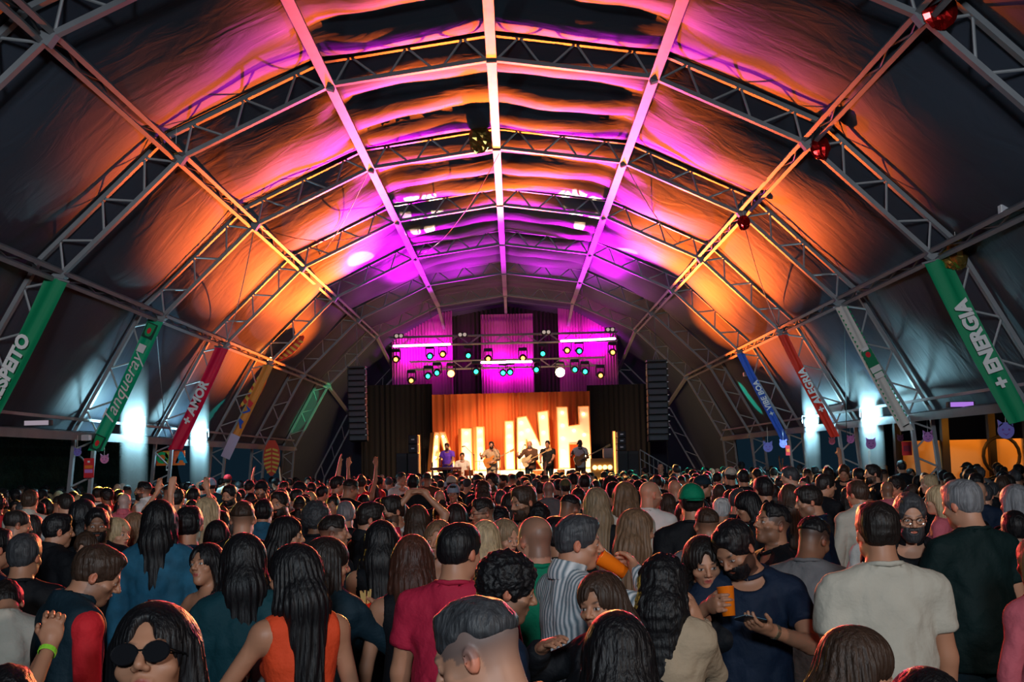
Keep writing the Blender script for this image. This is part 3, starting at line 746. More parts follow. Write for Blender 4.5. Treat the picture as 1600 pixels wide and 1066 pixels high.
        if st == 'quiff' or st == 'fade': Fh.ell(H((0, .038 if st == 'quiff' else .026, .093)), (.052, .050, .030), .02, HR)
        if st in ('short', 'quiff', 'curly', 'bob', 'long', 'longwavy', 'longcurly', 'bun', 'pony'):
            Fh.ell(H((0, -.055, -.01)), (.062 + t * .7, .042 + t, .058), .02, HR)
        # keep the face, the ears and the neck clear
        part = R.choice((-.018, 0, .018))
        if long_ or st in ('bun', 'pony'): Fh.ell(H((0, .122, -.045)), (.066, .072, .088), .004, HR, mode='sub'); Fh.ell(H((part, .126, .030)), (.026, .062, .064), .01, HR, mode='sub')
        else:
                  Fh.ell(H((0, .118, -.035)), (.074, .075, .106), .004, HR, mode='sub'); Fh.ell(H((0, .128, .025)), (.060, .068, .055), .01, HR, mode='sub')
        if st in ('short', 'quiff', 'curly', 'fade', 'buzz', 'balding', 'afro'):
            lv = {'fade': .050, 'buzz': -.03, 'balding': -.035}.get(st, -.022)
            for q in (-1, 1): Fh.ell(H((q * .10, .045, lv - .06)), (.05, .075, .065), .01, HR, mode='sub'); Fh.ell(H((q * .098, -.012, lv - .028)), (.035, .030, .042), .008, HR, mode='sub')
            zc = {'fade': .024, 'buzz': -.06, 'balding': -.06}.get(st, -.072)
            Fh.ell(H((0, -.03, zc - .20)), (.25, .25, .20), .01 if st != 'fade' else .028, HR, mode='sub')
        if st == 'balding': Fh.ell(H((0, .03, .15)), (.062, .10, .07), .01, HR, mode='sub'); Fh.ell(H((0, -.06, .12)), (.035, .035, .035), .01, HR, mode='sub')
        if long_:
            # curtain hanging straight down from the crown whatever the head does
            top = H((0, -.045, .02)); mid = neck + np.array((0, -.075, .02)); end = neck + np.array((0, -.135 + .02, -(drop - .12)))
            wd = {'bob': .082, 'long': .088, 'longwavy': .096, 'longcurly': .105}[st]
            Fh.cap(top, mid, .074 + t, wd, .03, sy=.72); Fh.cap(mid, end, wd, wd * .62, .03, sy=.55)
            for q in (-1, 1):
                a0 = H((q * .070, -.005, .02)); a1 = neck + np.array((q * .085, -.02, .01)); a2 = neck + np.array((q * .10, .045 if fem and R.random() < .5 else -.05, -(drop - .14)))
                Fh.cap(a0, a1, .026 + t * .5, .034, .02); Fh.cap(a1, a2, .034, .020, .02)
            Fh.ell(H((0, .122, -.045)), (.064, .072, .088), .004, HR, mode='sub'); Fh.ell(H((part, .126, .030)), (.024, .062, .062), .01, HR, mode='sub')
        if st == 'bun': Fh.ell(H((0, -.07, .115)), (.042, .042, .038), .008, HR)
        if st == 'pony':
            Fh.ell(H((0, -.115, .05)), (.03, .035, .03), .01, HR); a = H((0, -.13, .04)); Fh.cap(a, a + np.array((0, -.03, -.28 + .0)), .030, .016, .02)
        Vh, F2_ = Fh.mesh(); Vh = relax(Vh, F2_, 1, .5)
        D = Vh - hc; n_ = D / (np.linalg.norm(D, axis=1)[:, None] + 1e-6)
        if st in ('curly', 'afro', 'longcurly'): Vh += n_ * (.007 * nz(Vh, 90, seed) + .004 * nz(Vh, 190, seed))[:, None]
        elif long_:
            ang = np.arctan2(Vh[:, 0] - hc[0], Vh[:, 1] - hc[1]); nn = np.stack([np.sin(ang), np.cos(ang), ang * 0], 1)
            wv = .010 * np.sin(ang * 7 + 9 * Vh[:, 2] + seed) if st == 'longwavy' else 0
            Vh += nn * (.0035 * np.sin(ang * 34 + 5 * nz(Vh, 9, seed)) + .0055 * nz(np.stack([ang * 3, ang, Vh[:, 2] * .5], 1), 2.2, seed) + wv)[:, None] * np.clip((hc[2] + .12 - Vh[:, 2]) * 9, .25, 1)[:, None]
        else: Vh += n_ * (.0025 * nz(Vh * np.array((1, .35, 1)), 150, seed) + .0028 * nz(Vh, 45, seed))[:, None] * (0 if st in ('buzz', 'balding') else 1)
        m = np_mesh('hair', Vh, F2_); m.materials.append(hm); return m
    if st not in ('bald', 'buzz'): parts['hair'] = [hair_mesh()]
    if sp.get('beard') == 'full' and res < .011:
        Fb = Field(*[axis(hc[i] - .14, hc[i] + .15, max(res, .004), []) for i in range(3)])
        Fb.ell(H((0, .036, -.066)), (.062 * w, .062, .066), .0, HR); Fb.ell(H((0, .062, -.104)), (.034, .034, .028), .02, HR)
        Fb.ell(H((0, .11, -.0640)), (.023, .04, .011), .004, HR, mode='sub'); Fb.ell(H((0, .09, .045)), (.12, .14, .088), .006, HR, mode='sub'); Fb.ell(H((0, -.09, -.04)), (.2, .10, .2), .004, HR, mode='sub')
        Fb.cap(H((-.022, .090, -.0535)), H((.022, .090, -.0535)), .0062, k=.004)
        Vb, Fq = Fb.mesh()
        if len(Vb) > 20:
            Vb = Vb + (nz(Vb, 160, seed) * .0016)[:, None]; m = np_mesh('beard', Vb, Fq); m.materials.append(hair_mat(sp['hair'][1])); parts['beard'] = [m]
    # ---------------- clothes
    kind, colr = sp['top']; cr = max(.015, res * 1.4)
    lo2 = np.minimum(np.min([a[1] for a in arms.values()] + [a[2] for a in arms.values()], 0) - .1, (-sw - .13, -.24, .78)); lo2[2] = .80
    hi2 = np.maximum(np.max([a[1] for a in arms.values()] + [a[2] for a in arms.values()], 0) + .1, (sw + .13, .25, 1.56))
    Fc2 = Field(*[axis(lo2[i], hi2[i], cr, []) for i in range(3)])
    g = {'tee': .014, 'tank': .007, 'shirt': .017, 'jacket': .030, 'vest': .028, 'dress': .008, 'strapless': .008, 'hoodie': .03}[kind]
    torso(Fc2, g)
    Fc2.cap((0, lean * .02, 1.12), (0, 0, .70), ws + g + .012, hpw + g + .008, .05, sy=.74)
    fr = {'tee': .62, 'shirt': 1.95, 'jacket': 1.97, 'hoodie': 1.97, 'vest': None, 'tank': None, 'dress': None, 'strapless': None}[kind]
    if sp.get('sleeve'): fr = sp['sleeve']
    for q in (-1, 1):
        if fr: arm(Fc2, q, g * .8, fr, .02)
    nb = np.array(neck); hd = np.array(hc)
    if kind in ('tee', 'shirt', 'jacket', 'hoodie', 'vest', 'dress', 'tank'):
        sc_ = {'tee': .014, 'shirt': .014, 'jacket': .018, 'hoodie': .016, 'vest': .016, 'dress': .04, 'tank': .03}[kind]
        Fc2.cap(nb + (0, -.004, .022), hd, nr + sc_, nr + sc_, .004, mode='sub'); Fc2.ell(nb + (0, .065, -.045 - (.05 if fem else 0)), (nr + (.015 if not fem else .035), .07, .045 + (.05 if fem else 0)), .01, mode='sub')
    if kind in ('tank', 'dress', 'vest'):
        for q in (-1, 1):
            S = arms[q][0]; Fc2.ell(S + np.array((q * (.035 if kind != 'vest' else .05), 0, 0)), (.055 if kind != 'vest' else .035, .14, .11 if kind != 'vest' else .085), .01, mode='sub')
    if kind in ('strapless', 'tank') and sp.get('low'): Fc2.put((-.4, -.4, 1.33), (.4, .4, 1.6), lambda x, y, z: (1.345 - z) + 0 * x + 0 * y, .004, 'sub')
    if kind == 'strapless': Fc2.put((-.4, -.4, 1.33), (.4, .4, 1.6), lambda x, y, z: (1.335 - z) + 0 * x + 0 * y, .004, 'sub')
    Vc, Fq = Fc2.mesh(); Vc = relax(Vc, Fq, 2, .5)
    rad = Vc[:, :2] - np.array((0, lean * .03)); rad = rad / (np.linalg.norm(rad, axis=1)[:, None] + 1e-6)
    wr = .007 * nz(np.stack([Vc[:, 0] * 1.8, Vc[:, 1] * 1.5, Vc[:, 2] * .8 + Vc[:, 0]], 1), 14, seed) + .004 * nz(np.stack([Vc[:, 0] - Vc[:, 2] * .6, Vc[:, 1], Vc[:, 2] * .6], 1), 38, seed)
    Vc[:, :2] += rad * (np.abs(wr) * (1.9 if kind in ('shirt', 'jacket', 'tee') else .6))[:, None]
    nm = {'tee': 't_shirt', 'tank': 'top', 'shirt': 'shirt', 'jacket': 'jacket', 'vest': 'vest', 'dress': 'dress', 'strapless': 'top', 'hoodie': 'hoodie'}[kind]
    m = np_mesh(nm, Vc, Fq); m.materials.append(cloth_mat(colr)); parts[nm] = [m]
    if kind == 'vest':
        Fs = Field(*[axis(lo2[i], hi2[i], cr, []) for i in range(3)])
        for q in (-1, 1): arm(Fs, q, .012, 1.96, .02)
        a_, b_ = Fs.mesh(); m = np_mesh('long_sleeve', relax(a_, b_, 1), b_); m.materials.append(cloth_mat(sp.get('sleevecol', 'red'))); parts['long_sleeve'] = [m]
    if kind in ('shirt', 'jacket', 'hoodie', 'vest') and res < .012:
        Fk = Field(*[axis(neck[i] - .13, neck[i] + .13, max(res, .005), []) for i in range(3)])
        ax0 = nb + np.array((0, -.026, -.01)); dn = (hd - ax0) / np.linalg.norm(hd - ax0); ax1 = ax0 + dn * .06
        Fk.cap(ax0, ax1, nr + .030, nr + .022, 0); Fk.cap(ax0 - dn * .1, ax1 + dn * .1, nr + .012, nr + .012, .003, mode='sub')
        Fk.ell(nb + (0, .085, .0), (.030, .06, .09), .008, mode='sub')
        Fk.put((-.3, -.3, 1.2), (.3, .3, 1.8), lambda x, y, z: (neck[2] + .050 - .28 * (y - neck[1] + .02)) - z + 0 * x, .004, 'sub')
        Fk.put((-.3, -.3, 1.2), (.3, .3, 1.8), lambda x, y, z: z - (neck[2] - .03) + 0 * x + 0 * y, .004, 'sub')
        a_, b_ = Fk.mesh(); me2 = np_mesh('collar', relax(a_, b_, 1), b_); me2.materials.append(cloth_mat(sp.get('collar', colr))); parts['collar'] = [me2]
    if kind == 'tee' and res < .012:
        mb = MB(); mb.tube([(neck[0] + (nr + .019) * math.sin(t * PI / 10), neck[1] - .006 + (nr + .020) * math.cos(t * PI / 10), neck[2] - .010 - .024 * math.cos(t * PI / 10) + .012 * abs(math.sin(t * PI / 10)) + (-.03 * max(0, math.cos(t * PI / 10)) if fem else 0)) for t in range(21)], .0115, 6, cap=False)
        me2 = bpy.data.meshes.new('neckband'); me2.from_pydata(mb.v, [], mb.f); me2.polygons.foreach_set('use_smooth', [True] * len(mb.f)); me2.materials.append(cloth_mat(colr)); parts['neckband'] = [me2]
    key = ('legs', round(hpw, 3))
    if key not in LEGCACHE:
        Fl = Field(axis(-.34, .34, .02, []), axis(-.25, .25, .02, []), axis(.03, 1.02, .02, []))
        Fl.ell((0, 0, .93), (hpw + .008, .125, .10), .03); legs(Fl, .014); a_, b_ = Fl.mesh(); a_ = relax(a_, b_, 1)
        Fs = Field(axis(-.2, .2, .012, []), axis(-.15, .24, .012, []), axis(-.02, .14, .012, []))
        for q in (-1, 1): Fs.ell((q * .11, .05, .045), (.050, .135, .042), .01); Fs.cap((q * .108, -.02, .11), (q * .108, -.02, .05), .046, .05, .02)
        c_, d_ = Fs.mesh(); c_[:, 2] = np.maximum(c_[:, 2], 0)
        LEGCACHE[key] = (a_, b_, c_, d_)
    a_, b_, c_, d_ = LEGCACHE[key]
    bc = sp.get('pants', 'darkdenim'); kk = (key, bc)
    if kk not in LEGMESH:
        m1 = np_mesh('trousers', a_, b_); m1.materials.append(cloth_mat(bc)); m2 = np_mesh('shoes', c_, d_); m2.materials.append(cloth_mat('black')); LEGMESH[kk] = (m1, m2)
    parts['trousers'] = [LEGMESH[kk][0]]; parts['shoes'] = [LEGMESH[kk][1]]
    # ---------------- worn things
    HM = Matrix.Identity(4)
    for i in range(3):
        for j in range(3): HM[i][j] = HR[i, j]
        HM[i][3] = hc[i]
    def wear(nm, mb, mat, smooth=True):
        me_ = bpy.data.meshes.new(nm); me_.from_pydata(mb.v, [], mb.f); me_.transform(HM); me_.materials.append(mat)
        if smooth: me_.polygons.foreach_set('use_smooth', [True] * len(me_.polygons))
        parts[nm] = [me_]
    if sp.get('glasses'):
        mb = MB(); dark = sp['glasses'] in ('sun', 'suntop'); up = sp['glasses'] == 'suntop'
        oz = .112 if up else -.003; oy = .045 if up else .104
        for q in (-1, 1):
            rx, rz = (.028, .022) if dark else (.023, .018)
            pts = [(q * .033 + rx * math.cos(t * 2 * PI / 16), oy, oz + rz * math.sin(t * 2 * PI / 16)) for t in range(17)]
            mb.tube(pts, .0018, 5, cap=False); mb.tube([(q * .057, oy - .002, oz + .006), (q * .079, oy - .06, oz + .004), (q * .080, oy - .112, oz)], .0018, 5)
            if dark: mb.prism([(q * .033 + rx * math.cos(t * 2 * PI / 16), rz * math.sin(t * 2 * PI / 16)) for t in range(16)], (0, oy - .001, oz), (1, 0, 0), (0, 0, 1), (0, 1, 0), .002)
        mb.tube([(-.012, oy, oz + .006), (.012, oy, oz + .006)], .0018, 5)
        wear('sunglasses' if dark else 'glasses', mb, pmat('dark_lens', (.008, .008, .01), .12, spec=.6), False)
    if sp.get('hat'):
        hk, hcn = sp['hat']; Fh = Field(*[axis(hc[i] - .22, hc[i] + .24, max(res, .006), []) for i in range(3)])
        t = .016
        Fh.ell(H((0, -.012, .040)), (.078 + t, .098 + t, .090 + t), 0, HR)
        Rm = HR.copy()
        def cutp(x, y, z):
            Z = (x - hc[0]) * HR[0, 2] + (y - hc[1]) * HR[1, 2] + (z - hc[2]) * HR[2, 2]; return Z - (.030 if hk == 'cap' else .012)
        Fh.put(hc - .25, hc + .25, cutp, 0.002, 'sub')
        if hk == 'cap':
            sgn = -1 if sp.get('backcap') else 1
            Fh.ell(H((0, .135 * sgn, .036)), (.070, .075, .006), .008, HR @ rotm(0, 8 * sgn, 0))
        if hk == 'brim': Fh.ell(H((0, 0, .035)), (.165, .18, .010), .01, HR)
        a_, b_ = Fh.mesh(); m = np_mesh('cap' if hk == 'cap' else 'hat', relax(a_, b_, 1), b_); m.materials.append(cloth_mat(hcn)); parts['cap' if hk == 'cap' else 'hat'] = [m]
    if sp.get('watch') is not None:
        S, E, Wr, u, n, curl, nm_ = arms[sp['watch']]; dv = V3(unit(Wr - E)); c = V3(Wr) - dv * .03; mb = MB()
        Rq = dv.to_track_quat('Z', 'Y').to_matrix(); mb.lathe([(.029, -.010), (.033, -.008), (.033, .008), (.029, .010)], c, 16, Rq)
        me_ = bpy.data.meshes.new('wristband'); me_.from_pydata(mb.v, [], mb.f); me_.materials.append(pmat('metal_band', (.7, .6, .4), .25, .9) if sp.get('band') != 'green' else pmat('lime_band', (.3, .75, .05), .5)); parts['wristband'] = [me_]
    ztop = float(max(V[:, 2].max(), 0)); hd_top = hc[2] + .118
    if 'hair' in parts:
        co = np.empty(len(parts['hair'][0].vertices) * 3, F32); parts['hair'][0].vertices.foreach_get('co', co); hd_top = float(co.reshape(-1, 3)[:, 2].max())
    info = {'top': hd_top, 'hc': hc, 'arms': arms}
    return parts, info
LEGCACHE = {}; LEGMESH = {}
F_ = FPX
HORS = []
def horizon_y(x): return 533 + FPX * math.tan(PITCH) / 1 - 0 + (x - 800) * math.tan(-ROLL) * -1 * 0
def place(sp, info):
    """from the measured head (x, crown y, head height) work out where the figure stands and how tall it is"""
    x, yt, hp = sp['px']; d = ray(x, yt); sl = d.z / d.y; base = info['top']; hh = .235
    # world crown height H = s*base; depth D with F*hh*s/D = hp ; H = CZ + sl*D
    s = CZ / (base - sl * F_ * hh / hp); D = F_ * hh * s / hp
    s0 = s; s = min(max(s, .88), 1.08)
    if s != s0: D = (s * base - CZ) / sl if abs(sl) > .004 else D
    if D < 1 or D > 60 or abs(D * hp / (F_ * hh * s) - 1) > .6: D = F_ * hh * s / hp
    return CX + d.x / d.y * D, D, s
PEOPLE = []
def person(sp, label, group=None):
    x, yt, hp = sp['px']; res = max(.0048, min(.0124, .235 / hp * 1.3)) if sp.get('res') is None else sp['res']
    if abs(((sp.get('yaw', 0) + sp.get('head', (0, 0, 0))[0] + 180) % 360) - 180) < 50 and hp < 150: res = max(res, .010)
    parts, info = build_person(sp, res)
    X, Y, s = place(sp, info) if 'at' not in sp else sp['at']
    yaw = math.radians(sp.get('yaw', 0)); hc = info['hc']; z0 = sp.get('z', 0)
    ox = (hc[0] * math.cos(yaw) - hc[1] * math.sin(yaw)) * s; oy = (hc[0] * math.sin(yaw) + hc[1] * math.cos(yaw)) * s
    if 'at' in sp: ox = oy = 0
    e = empty('person', (X - ox, Y - oy, z0), label, 'person', group, rz=yaw, s=s)
    for nm, (me,) in parts.items():
        o = bpy.data.objects.new(nm, me); COL.objects.link(o); o.parent = e
    e_m = Matrix.Translation((X - ox, Y - oy, z0)) @ Matrix.Rotation(yaw, 4, 'Z') @ Matrix.Scale(s, 4)
    info['M'] = e_m; info['s'] = s; info['e'] = e; info['pos'] = (X, Y); PEOPLE.append((X, Y, sp['px'], label))
    return info
# ================================================================== the crowd, measured one by one
# x, crown y, head height in the photo's pixels | sex yaw | hair | skin | top | arms | extras | label
ROWS = [
 (745, 930, 160, 'm', 60, 'fade greydark', 'fair', 'jacket navy', 'down down', dict(head=(12, 22, 4), fineh=0), 'man in front with grey-topped fade haircut, in profile looking down to the left'),
 (241, 940, 165, 'f', 178, 'long black', 'tan', 'tank black', 'down down', dict(glasses='sun', head=(3, -20, 4), res=.0048), 'woman facing the camera in large dark sunglasses with long black hair'),
 (962, 952, 125, 'f', 0, 'long black', 'tan', 'jacket black', 'down toast', dict(), 'woman from behind with straight black hair, in front of the woman touching her lips'),
 (1338, 976, 120, 'f', -60, 'long brown', 'tan', 'tank black', 'down down', dict(head=(-25, 12, 0)), 'woman with shiny brown hair in right profile, in front of the white t-shirt man'),
 (1440, 1040, 110, 'f', 10, 'bob black', 'tan', 'tee black', 'down down', dict(), 'dark crown of a head at the lower edge beneath the white t-shirt man'),
 (12, 1036, 110, 'm', 30, 'short black', 'tan', 'tee black', 'down down', dict(), 'dark crown of a head in the lower corner beside the clasped hands'),
 (-62, 925, 100, 'f', -70, 'long dark', 'tan', 'tank black', 'clasp clasp', dict(fineh=1, watch=1, band='green'), 'person at the left edge holding both hands clasped up, lime band on the wrist'),
 (937, 892, 88, 'f', 125, 'bob brown', 'tan', 'jacket black', 'down mouth', dict(head=(20, 4, 6), fineh=1), 'woman with brown shoulder hair holding her flat hand up to her lips'),
 (792, 856, 98, 'm', -72, 'curly black', 'olive', 'tee navy', 'down down', dict(head=(-8, 14, 0), beard='stub'), 'man with curly black hair in right profile, behind the man with the grey fade'),
 (457, 848, 88, 'f', 30, 'long black', 'tan', 'dress orangered', 'cup down', dict(head=(32, 6, 0), fineh=1, watch=-1, len=.5), 'woman in orange-red sleeveless dress with very long black hair, holding a bottle'),
 (378, 832, 80, 'f', 15, 'long black', 'tan', 'jacket teal', 'down down', dict(head=(20, 5, 0), len=.5), 'woman from behind with long black hair and a dark teal blouse'),
 (513, 838, 74, 'f', -20, 'long dark', 'tan', 'jacket darkdenim', 'down cuphigh', dict(head=(-35, 5, 0), fineh=1), 'woman with long brown hair and dark leather jacket, lifting a snack'),
 (153, 850, 84, 'm', -50, 'quiff brown', 'tan', 'vest darkdenim', 'down down', dict(head=(-22, 26, 0), beard='stub', sleevecol='red', lean=.6), 'bearded man in dark vest with red sleeves, bending his head down'),
 (322, 848, 62, 'f', 140, 'bob black', 'tan', 'strapless black', 'down cuphigh', dict(head=(15, -12, 6), fineh=1), 'woman in black strapless top, face raised, with a red cup'),
 (644, 834, 74, 'f', 5, 'long auburn', 'tan', 'tank black', 'down down', dict(len=.52), 'woman from behind with very long reddish brown hair'),
 (718, 816, 84, 'm', -15, 'short black', 'tan', 'tee crimson', 'down down', dict(head=(-22, 5, 0), build=.5), 'broad man in crimson t-shirt seen from behind'),
 (834, 806, 74, 'm', 10, 'buzz dark', 'fair', 'tee green', 'down down', dict(head=(25, 4, 0)), 'man with shaved head in a green t-shirt seen from behind'),
 (903, 803, 78, 'm', -62, 'short greydark', 'tan', 'shirt striped', 'down drink', dict(head=(-28, 4, 0), fineh=1), 'grey-flecked man in striped collar shirt drinking from an orange cup'),
 (1037, 862, 82, 'f', -18, 'longcurly black', 'tan', 'jacket beige', 'down hair', dict(head=(-12, 6, 0), fineh=1), 'woman with curly black hair and beige jacket, one hand by her hair'),
 (1098, 836, 74, 'f', 172, 'long dark', 'tan', 'jacket black', 'down front', dict(head=(10, 12, 4), fineh=1), 'woman facing us in black high-neck top, looking down to the side'),
 (1146, 810, 80, 'm', 165, 'quiff black', 'olive', 'tee navy', 'phone cuphigh', dict(head=(-30, 34, 6), beard='full', fineh=1, watch=-1, pants='grey'), 'bearded man in navy t-shirt looking down at his phone'),
 (1367, 782, 88, 'm', 5, 'short dark', 'tan', 'tee offwhite', 'down down', dict(build=.8), 'broad man in off-white t-shirt seen from behind'),
 (1500, 748, 86, 'm', 20, 'short grey', 'fair', 'tee darkgreen', 'front down', dict(head=(14, 10, 0), build=1), 'large grey-haired man in a black-green t-shirt seen from behind'),
 (1420, 768, 68, 'm', 168, 'quiff greydark', 'fair', 'shirt black', 'down down', dict(head=(4, 8, 0), glasses='clear', beard='full', fineh=0), 'man facing us with glasses and grey-dark beard beside the large grey-haired man'),
 (1270, 806, 66, 'm', -25, 'fade black', 'brown', 'tee grey', 'front front', dict(head=(-25, 25, 0)), 'dark-skinned man in a grey t-shirt with his head bowed to the right'),
 (1205, 784, 62, 'm', 100, 'fade black', 'olive', 'tee black', 'down mouth', dict(head=(10, -14, 0), glasses='suntop', beard='stub', fineh=1), 'man in left profile with sunglasses pushed up on his head, chin raised'),
 (1103, 792, 54, 'm', 5, 'fade brown', 'tan', 'tee grey', 'down down', dict(), 'man with a dark fade from behind, next to the platinum blond head'),
 (1127, 777, 38, 'm', -12, 'short white', 'tan', 'tee black', 'down down', dict(), 'person with short platinum blond hair seen from behind'),
 (1079, 757, 52, 'm', 0, 'short dark', 'tan', 'tee black', 'down down', dict(hat=('cap', 'green'), backcap=1, build=.6), 'man in black t-shirt wearing a green cap backwards'),
 (1016, 752, 42, 'm', -28, 'bald dark', 'fair', 'tee white', 'down down', dict(head=(-35, 4, 0), beard='stub', build=.4), 'bald man in a white t-shirt with his head turned right'),
 (995, 794, 60, 'f', -25, 'long lightbrown', 'tan', 'tank brown', 'down down', dict(head=(-38, 6, 0)), 'woman with long light brown hair turned right, before the bald man'),
 (931, 761, 48, 'f', 5, 'long streaked', 'fair', 'tank black', 'down down', dict(), 'blonde-streaked woman seen from behind, behind the drinking man'),
 (976, 752, 44, 'f', 0, 'longwavy lightbrown', 'tan', 'jacket offwhite', 'down down', dict(), 'woman with wavy brown hair from behind, left of the bald man'),
 (868, 806, 60, 'm', 20, 'short black', 'olive', 'tee darkgreen', 'down down', dict(), 'dark-haired man between the green t-shirt man and the drinking man'),
 (890, 772, 44, 'm', -20, 'fade black', 'olive', 'tee black', 'down down', dict(head=(-20, 28, 0), beard='stub'), 'man with cropped dark hair bowing his head behind the drinking man'),
 (903, 762, 32, 'm', 0, 'short dark', 'tan', 'tee black', 'down down', dict(), 'round dark head just left of the blonde-streaked woman'),
 (840, 783, 44, 'm', 0, 'curly black', 'olive', 'tee black', 'down down', dict(), 'curly dark head directly behind the shaved head'),
 (817, 758, 48, 'm', 140, 'quiff brown', 'tan', 'shirt black', 'down down', dict(head=(-15, 10, 0), beard='full'), 'bearded brown-haired man facing left with eyes down'),
 (857, 752, 26, 'm', 0, 'buzz greydark', 'fair', 'tee grey', 'down down', dict(), 'grey buzz-cut head behind the curly dark head'),
 (883, 749, 24, 'm', 5, 'short dark', 'tan', 'tee black', 'down down', dict(hat=('cap', 'olive')), 'head in an olive cap right of the grey buzz-cut head'),
 (913, 741, 26, 'm', 0, 'short black', 'tan', 'tee black', 'down down', dict(build=.5), 'broad dark head in front of the conga player'),
 (985, 769, 32, 'f', -20, 'pony black', 'tan', 'tank black', 'down down', dict(head=(-20, 0, 0)), 'woman with dark tied hair partly hidden by the wavy brown hair'),
 (790, 810, 52, 'f', -130, 'long streaked', 'fair', 'tank black', 'down down', dict(head=(-10, 10, 0)), 'woman with blonde streaks looking down behind the curly-haired man'),
 (753, 777, 44, 'm', 100, 'fade dark', 'tan', 'shirt lightblue', 'down down', dict(head=(15, 6, 0), glasses='clear', beard='stub'), 'man in light blue shirt and black-rimmed glasses in left profile'),
 (780, 789, 40, 'm', 0, 'curly black', 'olive', 'tee black', 'down down', dict(), 'curly dark head right of the light blue shirt'),
 (712, 786, 42, 'f', 0, 'long dark', 'tan', 'tee brown', 'down down', dict(), 'dark-haired woman from behind, left of the light blue shirt'),
 (690, 781, 40, 'f', 175, 'bun dark', 'tan', 'tee black', 'down down', dict(glasses='clear', head=(0, 8, 0)), 'woman in thin glasses facing us with tied dark hair'),
 (683, 812, 54, 'f', 172, 'long lightbrown', 'tan', 'tank black', 'down down', dict(head=(-8, 4, -8)), 'smiling woman facing us with light brown hair'),
 (757, 812, 58, 'f', 5, 'long blond', 'fair', 'tank black', 'down down', dict(), 'blonde woman mostly hidden behind the crimson t-shirt man'),
 (604, 826, 56, 'f', -40, 'longwavy dark', 'tan', 'tank mustard', 'down down', dict(head=(-35, 8, 0)), 'woman with a mustard strap top turned to the right'),
 (596, 812, 60, 'f', 0, 'long black', 'tan', 'tank black', 'down down', dict(), 'black-haired woman from behind, left of the mustard strap top'),
 (652, 788, 44, 'f', 0, 'long brown', 'tan', 'tee crimson', 'overhead overhead', dict(fineh=0), 'woman with both hands folded over her crown'),
 (612, 773, 46, 'm', 160, 'quiff dark', 'tan', 'tee white', 'down down', dict(head=(-35, 6, 0), beard='full'), 'bearded man in white t-shirt talking to the man beside him'),
 (580, 783, 48, 'm', -60, 'short dark', 'tan', 'shirt black', 'down down', dict(head=(-20, 4, 0)), 'dark-haired man in black shirt leaning towards the bearded talker'),
 (540, 782, 40, 'm', 5, 'short grey', 'fair', 'tee black', 'down down', dict(), 'grey-haired man in black seen from behind'),
 (522, 804, 52, 'm', -50, 'fade dark', 'tan', 'tee black', 'down down', dict(head=(-35, 0, 0)), 'man with short dark hair in black, pink light on his profile'),
 (494, 781, 44, 'm', 0, 'afro greydark', 'brown', 'tee black', 'down down', dict(), 'person with a round grey-dark curly mane from behind'),
 (520, 771, 30, 'f', 172, 'bun dark', 'tan', 'tank black', 'down down', dict(), 'woman facing us with hair drawn back, beside the curly mane'),
 (449, 806, 54, 'f', -50, 'long black', 'tan', 'tank black', 'down down', dict(head=(-35, 4, 0)), 'woman with long black hair in right profile, mouth open'),
 (437, 767, 38, 'm', 172, 'quiff dark', 'tan', 'tee black', 'down down', dict(head=(-14, 2, 8), beard='full'), 'smiling bearded man in black facing us'),
 (412, 779, 40, 'm', 0, 'short black', 'tan', 'jacket denim', 'down down', dict(), 'dark-haired man in a denim jacket seen from behind'),
 (380, 782, 54, 'm', 5, 'fade brown', 'fair', 'tee black', 'down down', dict(build=.3), 'man with a high brown fade seen from behind'),
 (340, 812, 44, 'f', 0, 'long black', 'tan', 'tee black', 'down down', dict(), 'black-haired woman between the fade and the navy t-shirt'),
 (324, 776, 46, 'f', 5, 'longwavy blond', 'fair', 'tee black', 'down down', dict(), 'blonde woman seen from behind under the second left floodlight'),
 (296, 790, 58, 'm', 0, 'short black', 'tan', 'tee navy', 'down down', dict(build=.6), 'broad man in a navy t-shirt seen from behind'),
 (250, 780, 62, 'f', 5, 'long black', 'tan', 'jacket denim', 'down down', dict(len=.34), 'woman in blue denim jacket with black hair seen from behind'),
 (276, 758, 34, 'f', 0, 'bun dark', 'tan', 'tank black', 'raisehalf raisehalf', dict(fineh=0), 'woman clapping with both hands up in front of the floodlight'),
 (224, 752, 38, 'm', 80, 'fade black', 'tan', 'shirt white', 'down down', dict(head=(10, -4, 0), beard='full'), 'bearded man in white shirt in left profile below the left floodlight'),
 (195, 771, 28, 'm', 0, 'buzz grey', 'fair', 'shirt pink', 'down down', dict(), 'grey shaved head above a pink scarf'),
 (213, 800, 44, 'f', 0, 'longwavy lightbrown', 'fair', 'tee black', 'down down', dict(), 'light brown haired woman left of the denim jacket'),
 (184, 808, 46, 'f', -110, 'bob blond', 'fair', 'tee black', 'down down', dict(head=(-5, 0, 0)), 'blonde woman in right profile with an earring'),
 (152, 792, 50, 'm', -145, 'short black', 'brown', 'tee black', 'down down', dict(head=(-15, 2, 0), beard='full'), 'dark bearded man turned half towards us'),
 (136, 829, 46, 'f', 175, 'long brown', 'fair', 'tee black', 'down down', dict(glasses='clear', head=(0, 22, 0)), 'woman with glasses looking down behind the vest man'),
 (131, 779, 50, 'f', 0, 'long black', 'tan', 'shirt white', 'down down', dict(), 'woman with black hair over a white shirt seen from behind'),
 (92, 801, 50, 'm', -35, 'quiff black', 'tan', 'jacket black', 'down down', dict(head=(-20, 4, 0)), 'dark-haired man in a black jacket turned right'),
 (40, 832, 66, 'm', 5, 'short greydark', 'tan', 'tee black', 'down down', dict(head=(-12, 4, 0), build=.5), 'man with greying dark hair in black seen from behind'),
